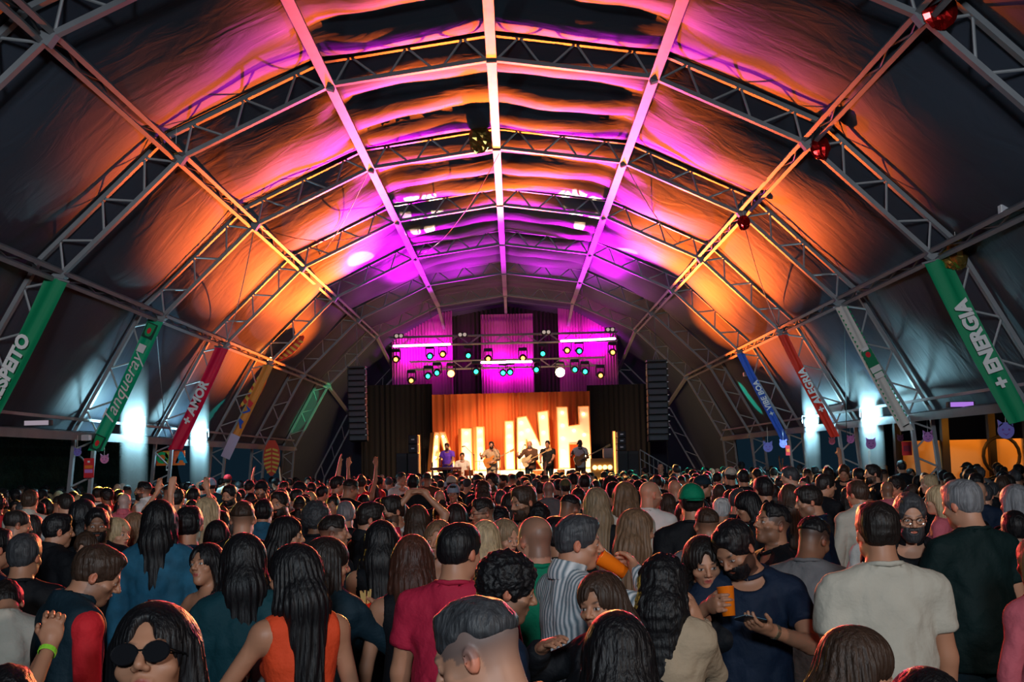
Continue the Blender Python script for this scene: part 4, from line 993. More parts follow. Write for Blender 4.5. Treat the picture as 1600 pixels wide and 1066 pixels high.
 (28, 797, 46, 'm', -30, 'balding dark', 'tan', 'tee black', 'down down', dict(head=(-25, 10, 0)), 'man with thinning hair looking down at the far left'),
 (47, 765, 34, 'm', 5, 'short brown', 'fair', 'shirt offwhite', 'down down', dict(build=.4), 'brown-haired man in a cream shirt seen from behind'),
 (-6, 824, 60, 'm', -40, 'short black', 'tan', 'tee navy', 'down down', dict(), 'dark head cut by the left edge of the picture'),
 (10, 905, 70, 'm', 25, 'short dark', 'tan', 'shirt offwhite', 'down down', dict(lean=.6, head=(0, 60, 0)), 'person in a cream shirt bent low beside the clasped hands'),
 (627, 738, 32, 'm', -140, 'fade dark', 'fair', 'shirt white', 'down down', dict(head=(10, -4, 0)), 'tall man in a white shirt looking over the crowd'),
 (645, 741, 28, 'm', 0, 'short black', 'tan', 'tee black', 'down down', dict(), 'man in black standing right in front of the tall white shirt'),
 (667, 738, 20, 'm', 0, 'fade dark', 'tan', 'tee brown', 'down down', dict(), 'man with dark short hair left of the white beanie'),
 (705, 744, 20, 'm', 0, 'short dark', 'tan', 'tee black', 'down down', dict(hat=('beanie', 'offwhite')), 'head in a white beanie before the keyboard player'),
 (708, 757, 26, 'f', 175, 'short dark', 'tan', 'tee black', 'down down', dict(hat=('beanie', 'lightblue')), 'person in a patterned pale headscarf facing us'),
 (687, 766, 26, 'm', 5, 'bald dark', 'fair', 'tee black', 'down down', dict(), 'bald head left of the pale headscarf'),
 (768, 738, 26, 'm', 165, 'curly dark', 'tan', 'tee black', 'down down', dict(beard='full', head=(-10, 4, 0)), 'bearded curly-haired man facing us below the singer'),
 (755, 750, 26, 'f', 0, 'longcurly brown', 'tan', 'tee black', 'down down', dict(), 'brown curly head beside the bearded man below the singer'),
 (1191, 744, 40, 'm', 8, 'short black', 'tan', 'tee navy', 'down down', dict(head=(15, 2, 0), build=.5), 'tall dark-haired man in navy from behind, right of centre'),
 (1166, 766, 42, 'f', 70, 'bob black', 'tan', 'tee black', 'down mouth', dict(head=(10, 18, 0)), 'woman with dark hair looking down to her hand'),
 (1232, 756, 38, 'f', 0, 'long brown', 'tan', 'tee black', 'down down', dict(), 'woman with straight brown hair from behind, left of the navy man'),
 (1262, 757, 46, 'm', 70, 'short dark', 'tan', 'tee navy', 'down down', dict(head=(18, 10, 0), beard='stub', build=.9), 'stout man in a navy t-shirt in left profile'),
 (1338, 750, 40, 'm', 15, 'short brown', 'tan', 'shirt offwhite', 'down down', dict(head=(20, 2, 0)), 'man in a pale shirt seen from behind, left of the glasses man'),
 (1233, 729, 34, 'm', 60, 'short greydark', 'fair', 'tee grey', 'down down', dict(head=(15, 4, 0)), 'grey-templed man in left profile behind the straight brown hair'),
 (1290, 740, 34, 'm', -60, 'quiff dark', 'tan', 'tee black', 'down down', dict(head=(-20, 4, 0)), 'man in right profile behind the stout navy man'),
 (1318, 725, 26, 'm', 160, 'quiff brown', 'tan', 'tee black', 'down down', dict(head=(0, 26, 0)), 'man with tousled hair looking down near the right floodlights'),
 (1341, 731, 24, 'm', 30, 'short black', 'tan', 'jacket grey', 'down down', dict(), 'dark head just left of the bearded profile'),
 (1141, 731, 24, 'm', 0, 'short dark', 'tan', 'tee black', 'down down', dict(hat=('cap', 'offwhite'), backcap=1), 'head in a white cap worn backwards'),
 (1098, 744, 30, 'm', -100, 'short dark', 'tan', 'tee black', 'down down', dict(hat=('cap', 'darkdenim'), glasses='clear'), 'man in a wide dark cap and glasses in right profile'),
 (1161, 733, 26, 'm', 0, 'short black', 'tan', 'tee black', 'down down', dict(), 'dark head right of the white cap'),
 (1056, 719, 18, 'm', 20, 'short dark', 'fair', 'tee white', 'down down', dict(), 'man catching green light beside the stage stairs'),
 (1032, 725, 18, 'm', 160, 'bald dark', 'fair', 'tee black', 'down down', dict(), 'bald man in front of the stage stairs'),
 (1026, 742, 22, 'm', 10, 'short dark', 'tan', 'hoodie black', 'down down', dict(), 'dark head below the bald man at the stage stairs'),
 (1158, 722, 20, 'm', 0, 'short dark', 'tan', 'tee black', 'down down', dict(hat=('cap', 'black')), 'head in a black cap behind the white cap'),
 (1583, 756, 54, 'f', 15, 'long grey', 'fair', 'tank white', 'down down', dict(), 'grey-blonde woman in white at the right edge'),
 (1583, 797, 54, 'm', 0, 'short black', 'olive', 'jacket black', 'down down', dict(), 'dark-haired person in black below the grey-blonde woman'),
 (1618, 835, 78, 'f', 20, 'long lightbrown', 'fair', 'shirt pink', 'down down', dict(), 'person in a pale pink shirt cut by the right edge'),
 (1362, 725, 34, 'm', 95, 'quiff dark', 'fair', 'tee black', 'down down', dict(beard='full'), 'bearded man in left profile below the brightest right floodlight'),
 (1408, 719, 30, 'm', 5, 'short black', 'tan', 'tee black', 'down down', dict(), 'tall dark head in front of the red poster'),
 (1398, 743, 28, 'm', 110, 'curly dark', 'tan', 'tee black', 'down down', dict(), 'curly man in left profile below the tall dark head'),
 (1450, 741, 28, 'f', 95, 'bob blond', 'fair', 'tee black', 'down down', dict(), 'blonde woman in left profile, small, before the bar'),
 (1463, 758, 42, 'f', 60, 'long blond', 'fair', 'tee pink', 'down down', dict(), 'blonde woman half hidden behind the large grey-haired man'),
 (1385, 752, 28, 'm', 0, 'buzz dark', 'tan', 'tee pink', 'down down', dict(), 'cropped head with a pink top behind the glasses man'),
 (330, 748, 20, 'm', 20, 'short black', 'tan', 'tee teal', 'down down', dict(hat=('beanie', 'lightblue')), 'hooded pale head right of the second left floodlight'),
 (358, 757, 30, 'm', 165, 'quiff black', 'tan', 'tee black', 'down down', dict(beard='full', head=(0, 14, 0)), 'dark bearded man looking down behind the blonde'),
 (408, 752, 26, 'm', 170, 'short black', 'tan', 'tee black', 'down down', dict(hat=('cap', 'black'), beard='full'), 'bearded man in a black cap facing us'),
 (356, 742, 20, 'm', 0, 'short dark', 'tan', 'tee white', 'down down', dict(hat=('cap', 'red')), 'head in a red cap below the orange banner'),
 (528, 737, 26, 'm', -70, 'short black', 'tan', 'tee red', 'raise down', dict(), 'man lit green and red raising an arm left of the speakers'),
 (548, 748, 30, 'm', -30, 'fade dark', 'tan', 'tee black', 'down down', dict(head=(-30, 14, 0)), 'man in black lowering his head left of the tall white shirt'),
 (565, 741, 22, 'f', 0, 'bun dark', 'tan', 'tank red', 'raise raise', dict(), 'person throwing both arms up in front of the left speaker stack'),
 (1293, 729, 22, 'm', 0, 'short dark', 'tan', 'tee black', 'down raise', dict(), 'person raising one hand between the two right floodlights'),
]
def mk(i, r):
    x, y, hp, sex, yaw, hair, skin, top, arms, ex, lab = r
    sp = dict(px=(x, y, hp), sex=sex, yaw=yaw, hair=tuple(hair.split()), skin=skin, top=tuple(top.split()), arms=tuple(arms.split()), seed=i + 3); sp.update(ex)
    return person(sp, lab)
INFO = [mk(i, r) for i, r in enumerate(ROWS)]
print('heroes', round(time.time() - T0, 1))
def by(word): return next(INFO[i] for i, r in enumerate(ROWS) if word in r[10])
def grip(info, side):
    S, E, Wr, u, n, curl, nm = info['arms'][side]
    c = V3(Wr + u * .085 + n * .048); s_ = unit(np.cross(u, n)) * side
    return info['M'] @ c, (info['M'].to_3x3() @ V3(s_)).normalized(), info
def cup(info, side, mat, label, flip=1, L=.125, r=.038):
    c, up, _ = grip(info, side); up = up * flip
    R = up.to_track_quat('Z', 'Y').to_matrix()
    mb = MB(); r0 = r * .74
    mb.lathe([(.001, -L * .45), (r0, -L * .45), (r, L * .55), (r + .003, L * .56), (r - .002, L * .56), (r0 - .002, -L * .42), (.001, -L * .42)], (0, 0, 0), 20, R)
    o = mb.obj('drinking_cup', mat, None, smooth=True, label=label, cat='cup'); o.location = c; return o
redc = pmat('red_translucent_plastic', (.9, .03, .01), .2, spec=.5, trans=.0); orc = pmat('orange_translucent_plastic', (1, .22, .01), .2, spec=.5)
redc.node_tree.nodes['Principled BSDF'].inputs['Subsurface Weight'].default_value = 0
i_ = by('drinking from'); hd_ = rotm(-28, 4, 0); mo = i_['hc'] + hd_ @ np.array((0, .105, -.062)); fd = hd_ @ np.array((0, .86, -.50))
o = MB().lathe([(.001, 0), (.030, 0), (.042, .14), (.045, .142), (.039, .142), (.027, .006), (.001, .006)], (0, 0, 0), 20, (i_['M'].to_3x3().normalized() @ V3(-fd)).to_track_quat('Z', 'Y').to_matrix()).obj('drinking_cup', orc, None, smooth=True, label='orange plastic cup tipped to the mouth of the man in the striped shirt', cat='cup'); o.location = i_['M'] @ V3(mo + fd * .135)
cup(by('strapless'), 1, redc, 'red plastic cup held by the woman in the black strapless top')
cup(by('looking down at his phone'), 1, orc, 'orange plastic cup held by the bearded man with the phone')
i_ = by('looking down at his phone'); S, E, Wr, u, n, curl, nm = i_['arms'][-1]
c = i_['M'] @ V3(Wr + u * .10 + n * .025); R3 = Matrix((unit(np.cross(u, n)), u, n)).transposed(); R3 = i_['M'].to_3x3().normalized() @ R3
e = empty('mobile_phone', c, 'dark mobile phone in the hand of the bearded man in navy', 'phone')
MB().box((0, 0, 0), (.072, .150, .009), R3, bev=.003).obj('case', pmat('phone_case', (.015, .015, .018), .3), e)
MB().box(R3 @ V3((0, 0, .0055)), (.064, .140, .001), R3).obj('screen', emat('phone_screen', (.2, .5, .7), .35), e)
# bottle of the woman in the orange-red dress
c, up, _ = grip(by('orange-red'), -1); R = up.to_track_quat('Z', 'Y').to_matrix()
e = empty('water_bottle', c, 'clear plastic bottle with blue cap held by the woman in orange-red', 'bottle')
MB().lathe([(.001, -.11), (.032, -.11), (.032, .04), (.028, .07), (.013, .10), (.013, .115), (.001, .115)], (0, 0, 0), 16, R).obj('bottle_body', pmat('clear_plastic', (.5, .6, .6), .12, spec=.8), e, smooth=True)
MB().lathe([(.001, .112), (.015, .112), (.015, .13), (.001, .13)], (0, 0, 0), 12, R).obj('cap', pmat('blue_plastic', (.02, .1, .7), .4), e)
# snack in the hand of the woman in leather
c, up, _ = grip(by('lifting a snack'), 1)
e = empty('snack_cone', c, 'paper cone of chips held by the woman in the leather jacket', 'snack')
R = up.to_track_quat('Z', 'Y').to_matrix()
MB().lathe([(.001, -.06), (.012, -.06), (.038, .03), (.001, .02)], (0, 0, 0), 12, R).obj('paper_cone', redc, e, smooth=True)
mb = MB(); rr = random.Random(2)
for q in range(9):
    a = rr.random() * 6.28; p0 = V3((.015 * math.cos(a), .015 * math.sin(a), 0)); mb.beam(R @ p0, R @ (p0 * 1.7 + V3((0, 0, .075 + .02 * rr.random()))), .009)
mb.obj('chips', pmat('potato_chip', (.65, .45, .15), .6), e)
# wine-style goblet and folded red cups near the front
def goblet(p, label, mat):
    e = empty('plastic_goblet', p, label, 'goblet')
    MB().lathe([(.001, -.05), (.030, -.045), (.046, 0), (.044, .055), (.042, .055), (.043, 0), (.027, -.040), (.001, -.045)], (0, 0, 0), 20).obj('bowl', mat, e, smooth=True)
    MB().lathe([(.001, -.05), (.006, -.05), (.006, -.11), (.034, -.118), (.001, -.12)], (0, 0, 0), 14).obj('stem', mat, e, smooth=True)
    MB().tube([(0, 0, -.02), (-.012, 0, .10)], .004, 6).obj('straw', pmat('pale_straw', (.8, .6, .6)), e); return e
# ------------------------------------------------------------------ the rest of the crowd: small figures built once per kind, copied
rc = random.Random(77)
KINDS_ = [
 dict(sex='m', hair=('short', 'black'), skin='tan', top=('tee', 'black'), d='short dark hair, black t-shirt'),
 dict(sex='m', hair=('fade', 'dark'), skin='tan', top=('tee', 'grey'), d='cropped hair, grey t-shirt'),
 dict(sex='m', hair=('short', 'dark'), skin='fair', top=('shirt', 'white'), d='dark hair, white shirt'),
 dict(sex='m', hair=('bald', 'dark'), skin='fair', top=('tee', 'navy'), d='bald head, navy t-shirt'),
 dict(sex='m', hair=('short', 'dark'), skin='tan', top=('tee', 'black'), hat=('cap', 'black'), d='black cap'),
 dict(sex='m', hair=('curly', 'black'), skin='brown', top=('tee', 'red'), d='curly hair, red t-shirt'),
 dict(sex='f', hair=('long', 'dark'), skin='tan', top=('tank', 'black'), d='long dark hair, black top'),
 dict(sex='f', hair=('longwavy', 'blond'), skin='fair', top=('tee', 'black'), d='wavy blonde hair'),
 dict(sex='f', hair=('long', 'brown'), skin='tan', top=('tank', 'white'), d='long brown hair, white top'),
 dict(sex='f', hair=('bun', 'dark'), skin='tan', top=('tank', 'red'), d='tied dark hair, red top'),
 dict(sex='m', hair=('short', 'greydark'), skin='fair', top=('tee', 'darkdenim'), d='greying hair, dark top'),
 dict(sex='m', hair=('short', 'black'), skin='tan', top=('tee', 'black'), yawp=180, beard='full', d='dark beard, facing the camera'),
 dict(sex='f', hair=('long', 'dark'), skin='fair', top=('tank', 'black'), yawp=180, d='long dark hair, facing the camera'),
 dict(sex='m', hair=('short', 'dark'), skin='tan', top=('tee', 'white'), arms=('raise', 'down'), d='one arm raised'),
 dict(sex='f', hair=('bob', 'black'), skin='tan', top=('tee', 'black'), d='black bobbed hair'),
 dict(sex='m', hair=('fade', 'black'), skin='dark', top=('tee', 'teal'), d='dark skin, teal t-shirt'),
]
WEIGHT = [9, 8, 3, 3, 4, 2, 9, 3, 3, 2, 4, 2, 2, 1.2, 3, 3]
TPL = []
for i, kd in enumerate(KINDS_):
    sp = dict(kd); sp['seed'] = 200 + i; sp['px'] = (0, 0, 20); sp.setdefault('arms', ('down', 'down'))
    parts, info = build_person(sp, .0125)
    TPL.append((parts, info, kd))
ZONES = [(-99, 150, 'by the left hedge'), (150, 245, 'before the first left floodlight'), (245, 345, 'before the second left floodlight'), (345, 470, 'below the orange banner'),
         (470, 590, 'below the left speaker array'), (590, 672, 'before the left speaker stack'), (672, 745, 'before the keyboard player'), (745, 810, 'before the singer'),
         (810, 868, 'before the middle musicians'), (868, 935, 'before the bass player'), (935, 1005, 'before the right speaker stack'), (1005, 1090, 'before the stage stairs'),
         (1090, 1190, 'below the green-lit truss leg'), (1190, 1290, 'below the blue banner'), (1290, 1400, 'between the right floodlights'), (1400, 1500, 'left of the orange bar'), (1500, 1800, 'before the bar arch')]
def proj(p):
    d = V3(p) - V3((CX, 0, CZ)); w = d.dot(_fw); return 800 + FPX * d.dot(_R) / w, 533 - FPX * d.dot(_U) / w
cands = []
Y = 7.6
while Y < 35.5:
    half = min(Y * .46, 12.4 if Y < 30 else 9.5); X = -half
    step = .58 if Y < 20 else .62
    while X < half:
        x, y = X + rc.uniform(-.17, .17), Y + rc.uniform(-.22, .22)
        cands.append((x, y)); X += step
    Y += .62 if Y < 20 else .8
big = []
used_px = [(q[2][0], q[2][1], q[2][2], q[1]) for q in PEOPLE]
chosen = []
occ = [(q[0], q[1]) for q in PEOPLE]
for x, y in cands:
    if 36 < y or (x > 8.7 and y > 24.8): continue
    if any(abs(abs(x) - 7.95) < .55 and abs(y - arch_y(q)) < .4 for q in range(-1, 6)): continue
    if any((x - a) ** 2 + (y - b) ** 2 < .40 ** 2 for a, b in occ): continue
    k = rc.choices(range(len(TPL)), WEIGHT)[0]
    s = rc.uniform(.93, 1.035) * (.95 if KINDS_[k]['sex'] == 'f' else 1.0)
    base = TPL[k][1]['top']; px, py = proj((x, y, s * base)); hp = FPX * .235 * s / y
    if px < -20 or px > 1620: continue
    # never put a filler in front of one of the measured heads, nor stick out above its row
    bad = False
    for hx, hy, hh, hY in used_px:
        if hY > y and abs(px - hx) < (hh + hp) * .50 and py < hy + hh * 1.05: bad = True; break
        if hY <= y and abs(px - hx) < hh * .42 and py > hy + 2: bad = bad or (py > hy + hh * .9 and False)
    if bad: continue
    if y < 12 and py < 752: continue
    occ.append((x, y)); chosen.append((y, x, k, s, px, py))
chosen.sort()
NIND = 300 - len(ROWS) - 7
label_count = {}
def copy_fig(k, x, y, s, yaw, label, group):
    parts, info, kd = TPL[k]
    e = empty('person', (x, y, 0), label, 'person', group, rz=yaw, s=s)
    for nm, (me,) in parts.items():
        if nm in ('shoes', 'collar'): continue
        o = bpy.data.objects.new(nm, me); COL.objects.link(o); o.parent = e
    return e
near = chosen[:NIND]; far = chosen[NIND:]
def zone(px): return next(z[2] for z in ZONES if z[0] <= px < z[1])
def depthword(y): return 'nearer' if y < 11 else ('middle' if y < 14.5 else 'farther')
bins = {}
for c in near:
    bins.setdefault((depthword(c[0]), zone(c[4]), c[2]), []).append(c)
ORD = ['first', 'second', 'third', 'fourth', 'fifth', 'sixth', 'seventh', 'eighth']
for (dw, zn, k), L in bins.items():
    L.sort(key=lambda c: c[4])
    for j, (y, x, _, s, px, py) in enumerate(L):
        yaw = math.radians(KINDS_[k].get('yawp', 0) + rc.gauss(0, 28)); dsc = KINDS_[k]['d']
        lab = 'person, %s, %s rows, %s' % (dsc, dw, zn)
        if len(L) > 1: lab = '%s from left, %s, %s rows %s' % (ORD[j], dsc, dw, zn)
        copy_fig(k, x, y, s, yaw, lab[:200], 'standing crowd in the %s rows' % dw)
# everything behind the three hundred is one mass of heads and shoulders
Vs, Fs, Cs, off = [], [], [], 0
LOW = []
for i, kd in enumerate(KINDS_):
    sp = dict(kd); sp['seed'] = 300 + i; sp['px'] = (0, 0, 20); sp.setdefault('arms', ('down', 'down'))
    parts, info = build_person(sp, .026); arr = []
    for nm, (me,) in parts.items():
        if nm in ('trousers', 'shoes', 'collar', 'beard'): continue
        n = len(me.vertices); co = np.empty(n * 3, F32); me.vertices.foreach_get('co', co); co = co.reshape(-1, 3)
        fi = np.empty(len(me.polygons) * 4, np.int32); me.loops.foreach_get('vertex_index', fi); fi = fi.reshape(-1, 4)
        if 'Col' in me.color_attributes: cc = np.empty(n * 4, F32); me.color_attributes['Col'].data.foreach_get('color', cc); cc = cc.reshape(-1, 4)
        elif nm == 'hair': cc = np.tile((*HAIR_C[kd['hair'][1]], 1), (n, 1))
        elif nm == 'cap': cc = np.tile((*CLOTH[kd['hat'][1]], 1), (n, 1))
        else: cc = np.tile((*CLOTH[kd['top'][1]], 1), (n, 1))
        keep = (co[fi][:, :, 2].min(1) > 1.22); used = np.unique(fi[keep]); rm = np.full(n, -1); rm[used] = np.arange(len(used))
        arr.append((co[used], rm[fi[keep]], cc[used]))
    LOW.append(arr)
for y, x, k, s, px, py in far:
    yaw = math.radians(KINDS_[k].get('yawp', 0)) + rc.gauss(0, .5); c_, s_ = math.cos(yaw) * s, math.sin(yaw) * s
    for co, fi, cc in LOW[k]:
        P = np.stack([co[:, 0] * c_ - co[:, 1] * s_ + x, co[:, 0] * s_ + co[:, 1] * c_ + y, co[:, 2] * s], 1)
        Vs.append(P); Fs.append(fi + off); Cs.append(cc); off += len(co)
if Vs:
    me = np_mesh('crowd', np.concatenate(Vs), np.concatenate(Fs), np.concatenate(Cs)); me.materials.append(attrmat('crowd_colours', .6, .3))
    o = bpy.data.objects.new('crowd', me); COL.objects.link(o)
    tag(o, 'packed far rows of the crowd between the named people and the stage', 'crowd', kind='stuff')
print('crowd', len(near), len(far), off, round(time.time() - T0, 1))
# ================================================================== stage
blackp = pmat('black_painted', (.012, .012, .015), .5); dkgrey = pmat('dark_grey_metal', (.05, .05, .055), .5, .3)
e = empty('stage_platform', (0, 40.6, 0), 'dark raised stage platform with the band on it', 'stage')
MB().box((.1, 0, .93), (11.4, 8, .14)).obj('deck', blackp, e); 
sk = MB()
for i in range(58): sk.box((-5.6 + .2 * i, -3.98 + .015 * (i % 2), .43), (.19, .03, .84))
sk.obj('skirt', pmat('black_skirt', (.01, .01, .012), .9), e)
def drape(x0, x1, z0, z1, Y, mat, label, cat='curtain', name='backdrop_curtain', amp=.05, per=.16):
    n = max(8, int((x1 - x0) / per * 6)); m = MB(); g = []
    for j in range(9):
        for i in range(n + 1):
            x = x0 + (x1 - x0) * i / n; f = math.sin(2 * PI * (x - x0) / per + .6 * math.sin(3 * x)) * amp * (.7 + .5 * math.sin(x * 5.1))
            g.append((x, Y + f, z0 + (z1 - z0) * j / 8))
    m.add(g, [(j * (n + 1) + i, j * (n + 1) + i + 1, (j + 1) * (n + 1) + i + 1, (j + 1) * (n + 1) + i) for j in range(8) for i in range(n)])
    o = m.obj(name, mat, None, smooth=True, label=label, cat=cat); return o
pL, pR = at(675, 617, 43.3), at(921, 613, 43.3)
drape(pL.x, pR.x, 1.0, pL.z, 43.3, pmat('orange_velour', (.85, .20, .05), .8), 'orange pleated curtain behind the marquee letters', amp=.09, per=.26)
dm = pmat('violet_smear_drape', (.55, .12, .45), .8)  # pleated panels added to imitate the magenta light smear of the led bars
for (xa, xb, za), lb in zip(((614, 706, 476), (754, 832, 490), (876, 962, 470)), ('made-up left purple drape imitating the light smear of the led bars', 'made-up middle purple drape imitating led light smear above the letters', 'made-up right purple drape imitating the light smear of the led bars')):
    a, b = at(xa, 650, 44), at(xb, za, 44); drape(a.x, b.x, a.z, b.z, 44, dm, lb, name='stage_drape', amp=.05, per=.11)
bk = pmat('black_drape', (.008, .009, .013), .9)
for xa, xb, lb in ((565, 675, 'tall black side drape left of the marquee letters'), (921, 1012, 'tall black side drape right of the marquee letters')):
    a, b = at(xa, 745, 43.8), at(xb, 600, 43.8); drape(a.x, b.x, 1.0, b.z, 43.8, bk, lb, name='stage_drape', amp=.04, per=.2)
a, b = at(706, 620, 44.6), at(876, 470, 44.6); drape(a.x, b.x, a.z, b.z, 44.6, pmat('olive_black_drape', (.035, .035, .03), .9), 'dark drape between the three purple drapes', name='stage_drape')
MB().box((.1, 42.6, 1.38), (pR.x - pL.x + .2, .9, .76)).obj('letter_plinth', pmat('cream_cloth', (.85, .75, .6), .7), None, label='cream plinth that the marquee letters stand on', cat='plinth')
# marquee letters
lface = pmat('letter_face', (.9, .74, .62), .5); lside = pmat('letter_side', (.80, .32, .10), .55)
bulbm = emat('marquee_bulb', (1, .58, .26), 15)
def letter(ch, polys, box, yaw, bulbs, lab, depth=.5):
    """polys in photo pixels; turned about their middle"""
    Y = 42.2; xs = [p[0] for q in polys for p in q]; cx_ = (min(xs) + max(xs)) / 2
    c = at(cx_, 709, Y); c.z = 1.76; k = Y / FPX
    e = empty('marquee_letter', c, lab, 'illuminated letter', 'marquee letters on the stage', rz=math.radians(yaw))
    f = MB(); s = MB()
    for q in polys:
        P = [((x - cx_) * k * 1.04, (709 - y) * k) for x, y in q]
        s.prism(P, (0, 0, 0), (1, 0, 0), (0, 0, 1), (0, 1, 0), depth)
        f.prism(P, (0, -.012, 0), (1, 0, 0), (0, 0, 1), (0, 1, 0), .01)
        m = MB()
        for i in range(len(P)): m.beam((P[i][0], -.03, P[i][1]), (P[(i + 1) % len(P)][0], -.03, P[(i + 1) % len(P)][1]), .07, .03)
        m.obj('rim', lside, e)
    s.obj('letter_body', lside, e); f.obj('face', lface, e)
    for x, y in bulbs:
        MB().lathe([(.001, -.05), (.035, -.035), (.05, 0), (.035, .035), (.001, .05)], ((x - cx_) * k * 1.04, -.06, (709 - y) * k), 10).obj('bulb', bulbm, e, smooth=True)
def line_pts(a, b, n): return [(a[0] + (b[0] - a[0]) * i / (n - 1), a[1] + (b[1] - a[1]) * i / (n - 1)) for i in range(n)]
letter('A', [[(675, 709), (677, 648), (685, 648), (685, 709)][:0] or [(673, 709), (679, 648), (687, 648), (683, 709)], [(687, 648), (695, 648), (713, 709), (701, 709)], [(680, 690), (702, 690), (700, 679), (682, 679)], [(679, 648), (695, 648), (696, 656), (679, 656)]], None, 20,
       line_pts((678, 703), (682, 655), 4) + line_pts((692, 655), (706, 703), 4) + [(691, 685)], 'glowing letter A at the left end of the marquee sign')
letter('I', [[(721, 709), (721, 643), (737, 643), (737, 709)]], None, 14, line_pts((729, 650), (729, 702), 4), 'plain glowing upright next to the letter A')
letter('L', [[(743, 709), (743, 641), (756, 641), (756, 693), (781, 693), (781, 709)]], None, 26, line_pts((749.5, 648), (749.5, 702), 5) + [(762, 701), (774, 701)], 'glowing letter L with a wide orange side', depth=.65)
letter('I', [[(790, 709), (790, 633), (803, 633), (803, 709)]], None, 8, line_pts((796.5, 641), (796.5, 702), 5), 'slim glowing upright between the letters L and N')
letter('N', [[(809, 709), (810, 628), (824, 626), (844, 672), (841, 620), (857, 618), (859, 709), (846, 709), (823, 662), (823, 709)]], None, 6, line_pts((816, 636), (816, 700), 5) + line_pts((826, 648), (851, 700), 4) + line_pts((849, 628), (850, 676), 3), 'large glowing letter N')
letter('H', [[(874, 709), (873, 613), (889, 613), (890, 643), (906, 641), (905, 613), (921, 613), (922, 709), (908, 709), (908, 671), (890, 671), (890, 709)]], None, -4, line_pts((881, 622), (881, 701), 5) + [(898, 650), (913, 657), (913, 625), (914, 690)], 'tallest glowing letter at the right end, shaped like an H')
# band
def on_stage(x, Y, sp, lab):
    X = at(x, 700, Y).x; sp.update(px=(x, 690, 20), at=(X, Y, sp.pop('s', 1)), z=sp.get('z', 1.0), seed=500 + int(x), res=.009); return person(sp, lab)
k1 = on_stage(699, 39.6, dict(sex='m', yaw=170, hair=('short', 'brown'), skin='tan', top=('tee', 'purple'), arms=('keys', 'keys'), beard='full', head=(0, 10, 0)), 'keyboard player in an oversized purple t-shirt')
k2 = on_stage(722, 40.4, dict(sex='m', yaw=180, hair=('short', 'dark'), skin='tan', top=('tee', 'white'), arms=('keys', 'front'), z=.66), 'drummer in a white t-shirt low behind the drum kit')
k3 = on_stage(768, 39.0, dict(sex='m', yaw=180, hair=('quiff', 'dark'), skin='tan', top=('shirt', 'beige'), sleeve=.7, arms=('strum', 'fret'), beard='full', pants='beige'), 'singer in a patterned sand shirt at the middle microphone')
k4 = on_stage(828, 39.4, dict(sex='m', yaw=172, hair=('bald', 'grey'), skin='fair', top=('shirt', 'brown'), arms=('strum', 'fret'), beard='full', pants='darkdenim'), 'bald bearded guitarist in front of the letter N')
k5 = on_stage(856, 39.8, dict(sex='m', yaw=165, hair=('short', 'black'), skin='tan', top=('tee', 'black'), arms=('keys', 'keys'), build=.5), 'percussionist in a black t-shirt behind the congas')
k6 = on_stage(906, 39.0, dict(sex='m', yaw=195, hair=('bald', 'black'), skin='dark', top=('tee', 'white'), arms=('strum', 'fret'), pants='brown'), 'dark-skinned bass player in a white t-shirt')
def guitar(info, lab, col, L=.62, long_=1.0):
    Mw = info['M']; e = empty('electric_guitar', Mw @ V3((.02, .19, 1.10)), lab, 'guitar')
    Mr = Mw.to_3x3().normalized(); d = Mr @ V3((.85, .12, .42)).normalized() * -1; d = Mr @ V3((-.85, .14, .40)).normalized(); n = Mr @ V3((.1, 1, 0)).normalized(); u = n.cross(d).normalized(); n = d.cross(u).normalized()
    out = [(-.25, .10), (-.20, .16), (-.10, .16), (-.02, .11), (.06, .13), (.16, .14), (.19, .10), (.10, .05), (.08, 0), (.10, -.05), (.17, -.10), (.13, -.14), (.04, -.12), (-.02, -.11), (-.10, -.17), (-.21, -.17), (-.26, -.08)]
    MB().prism(out, (0, 0, 0), d, u, n, .045).obj('body', pmat('sunburst_' + col, {'amber': (.6, .22, .04), 'cream': (.7, .55, .3), 'wood': (.5, .16, .03)}[col], .3, coat=.5), e)
    MB().beam(d * .08 + n * .05, d * (.08 + L * long_) + n * .05, .05, .03).obj('neck', pmat('maple', (.5, .3, .12), .4), e)
    hd = d * (.10 + L * long_) + n * .045; MB().prism([(0, -.035), (.17, -.05), (.19, .03), (0, .03)], hd, d, u, n, .02).obj('headstock', pmat('maple', (.5, .3, .12), .4), e)
    m = MB(); 
    for q in range(6): m.tube([d * -.14 + u * (.02 - .008 * q) + n * .07, d * (.10 + L * long_) + u * (.02 - .008 * q) + n * .07], .0015, 4)
    m.obj('strings', steel, e)
guitar(k4, 'pale guitar of the bald guitarist', 'cream'); guitar(k6, 'amber four-string bass of the bass player', 'wood', long_=1.3); guitar(k3, 'small amber guitar of the singer', 'amber')
p = at(699, 727, 38.9); e = empty('keyboard', (p.x, 38.95, 1.0), 'long stage keyboard on a crossed stand', 'keyboard')
MB().box((-.05, 0, .88), (1.05, .32, .09), bev=.02).obj('case', pmat('red_brown_case', (.25, .04, .03), .4), e)
ky = MB(); [ky.box((-.48 + .034 * q, .02, .93), (.030, .16, .012)) for q in range(26)]; ky.obj('keys', white, e)
MB().beam((-.35, 0, 0), (.35, 0, .84), .03).beam((.35, .05, 0), (-.35, .05, .84), .03).obj('stand', dkgrey, e)
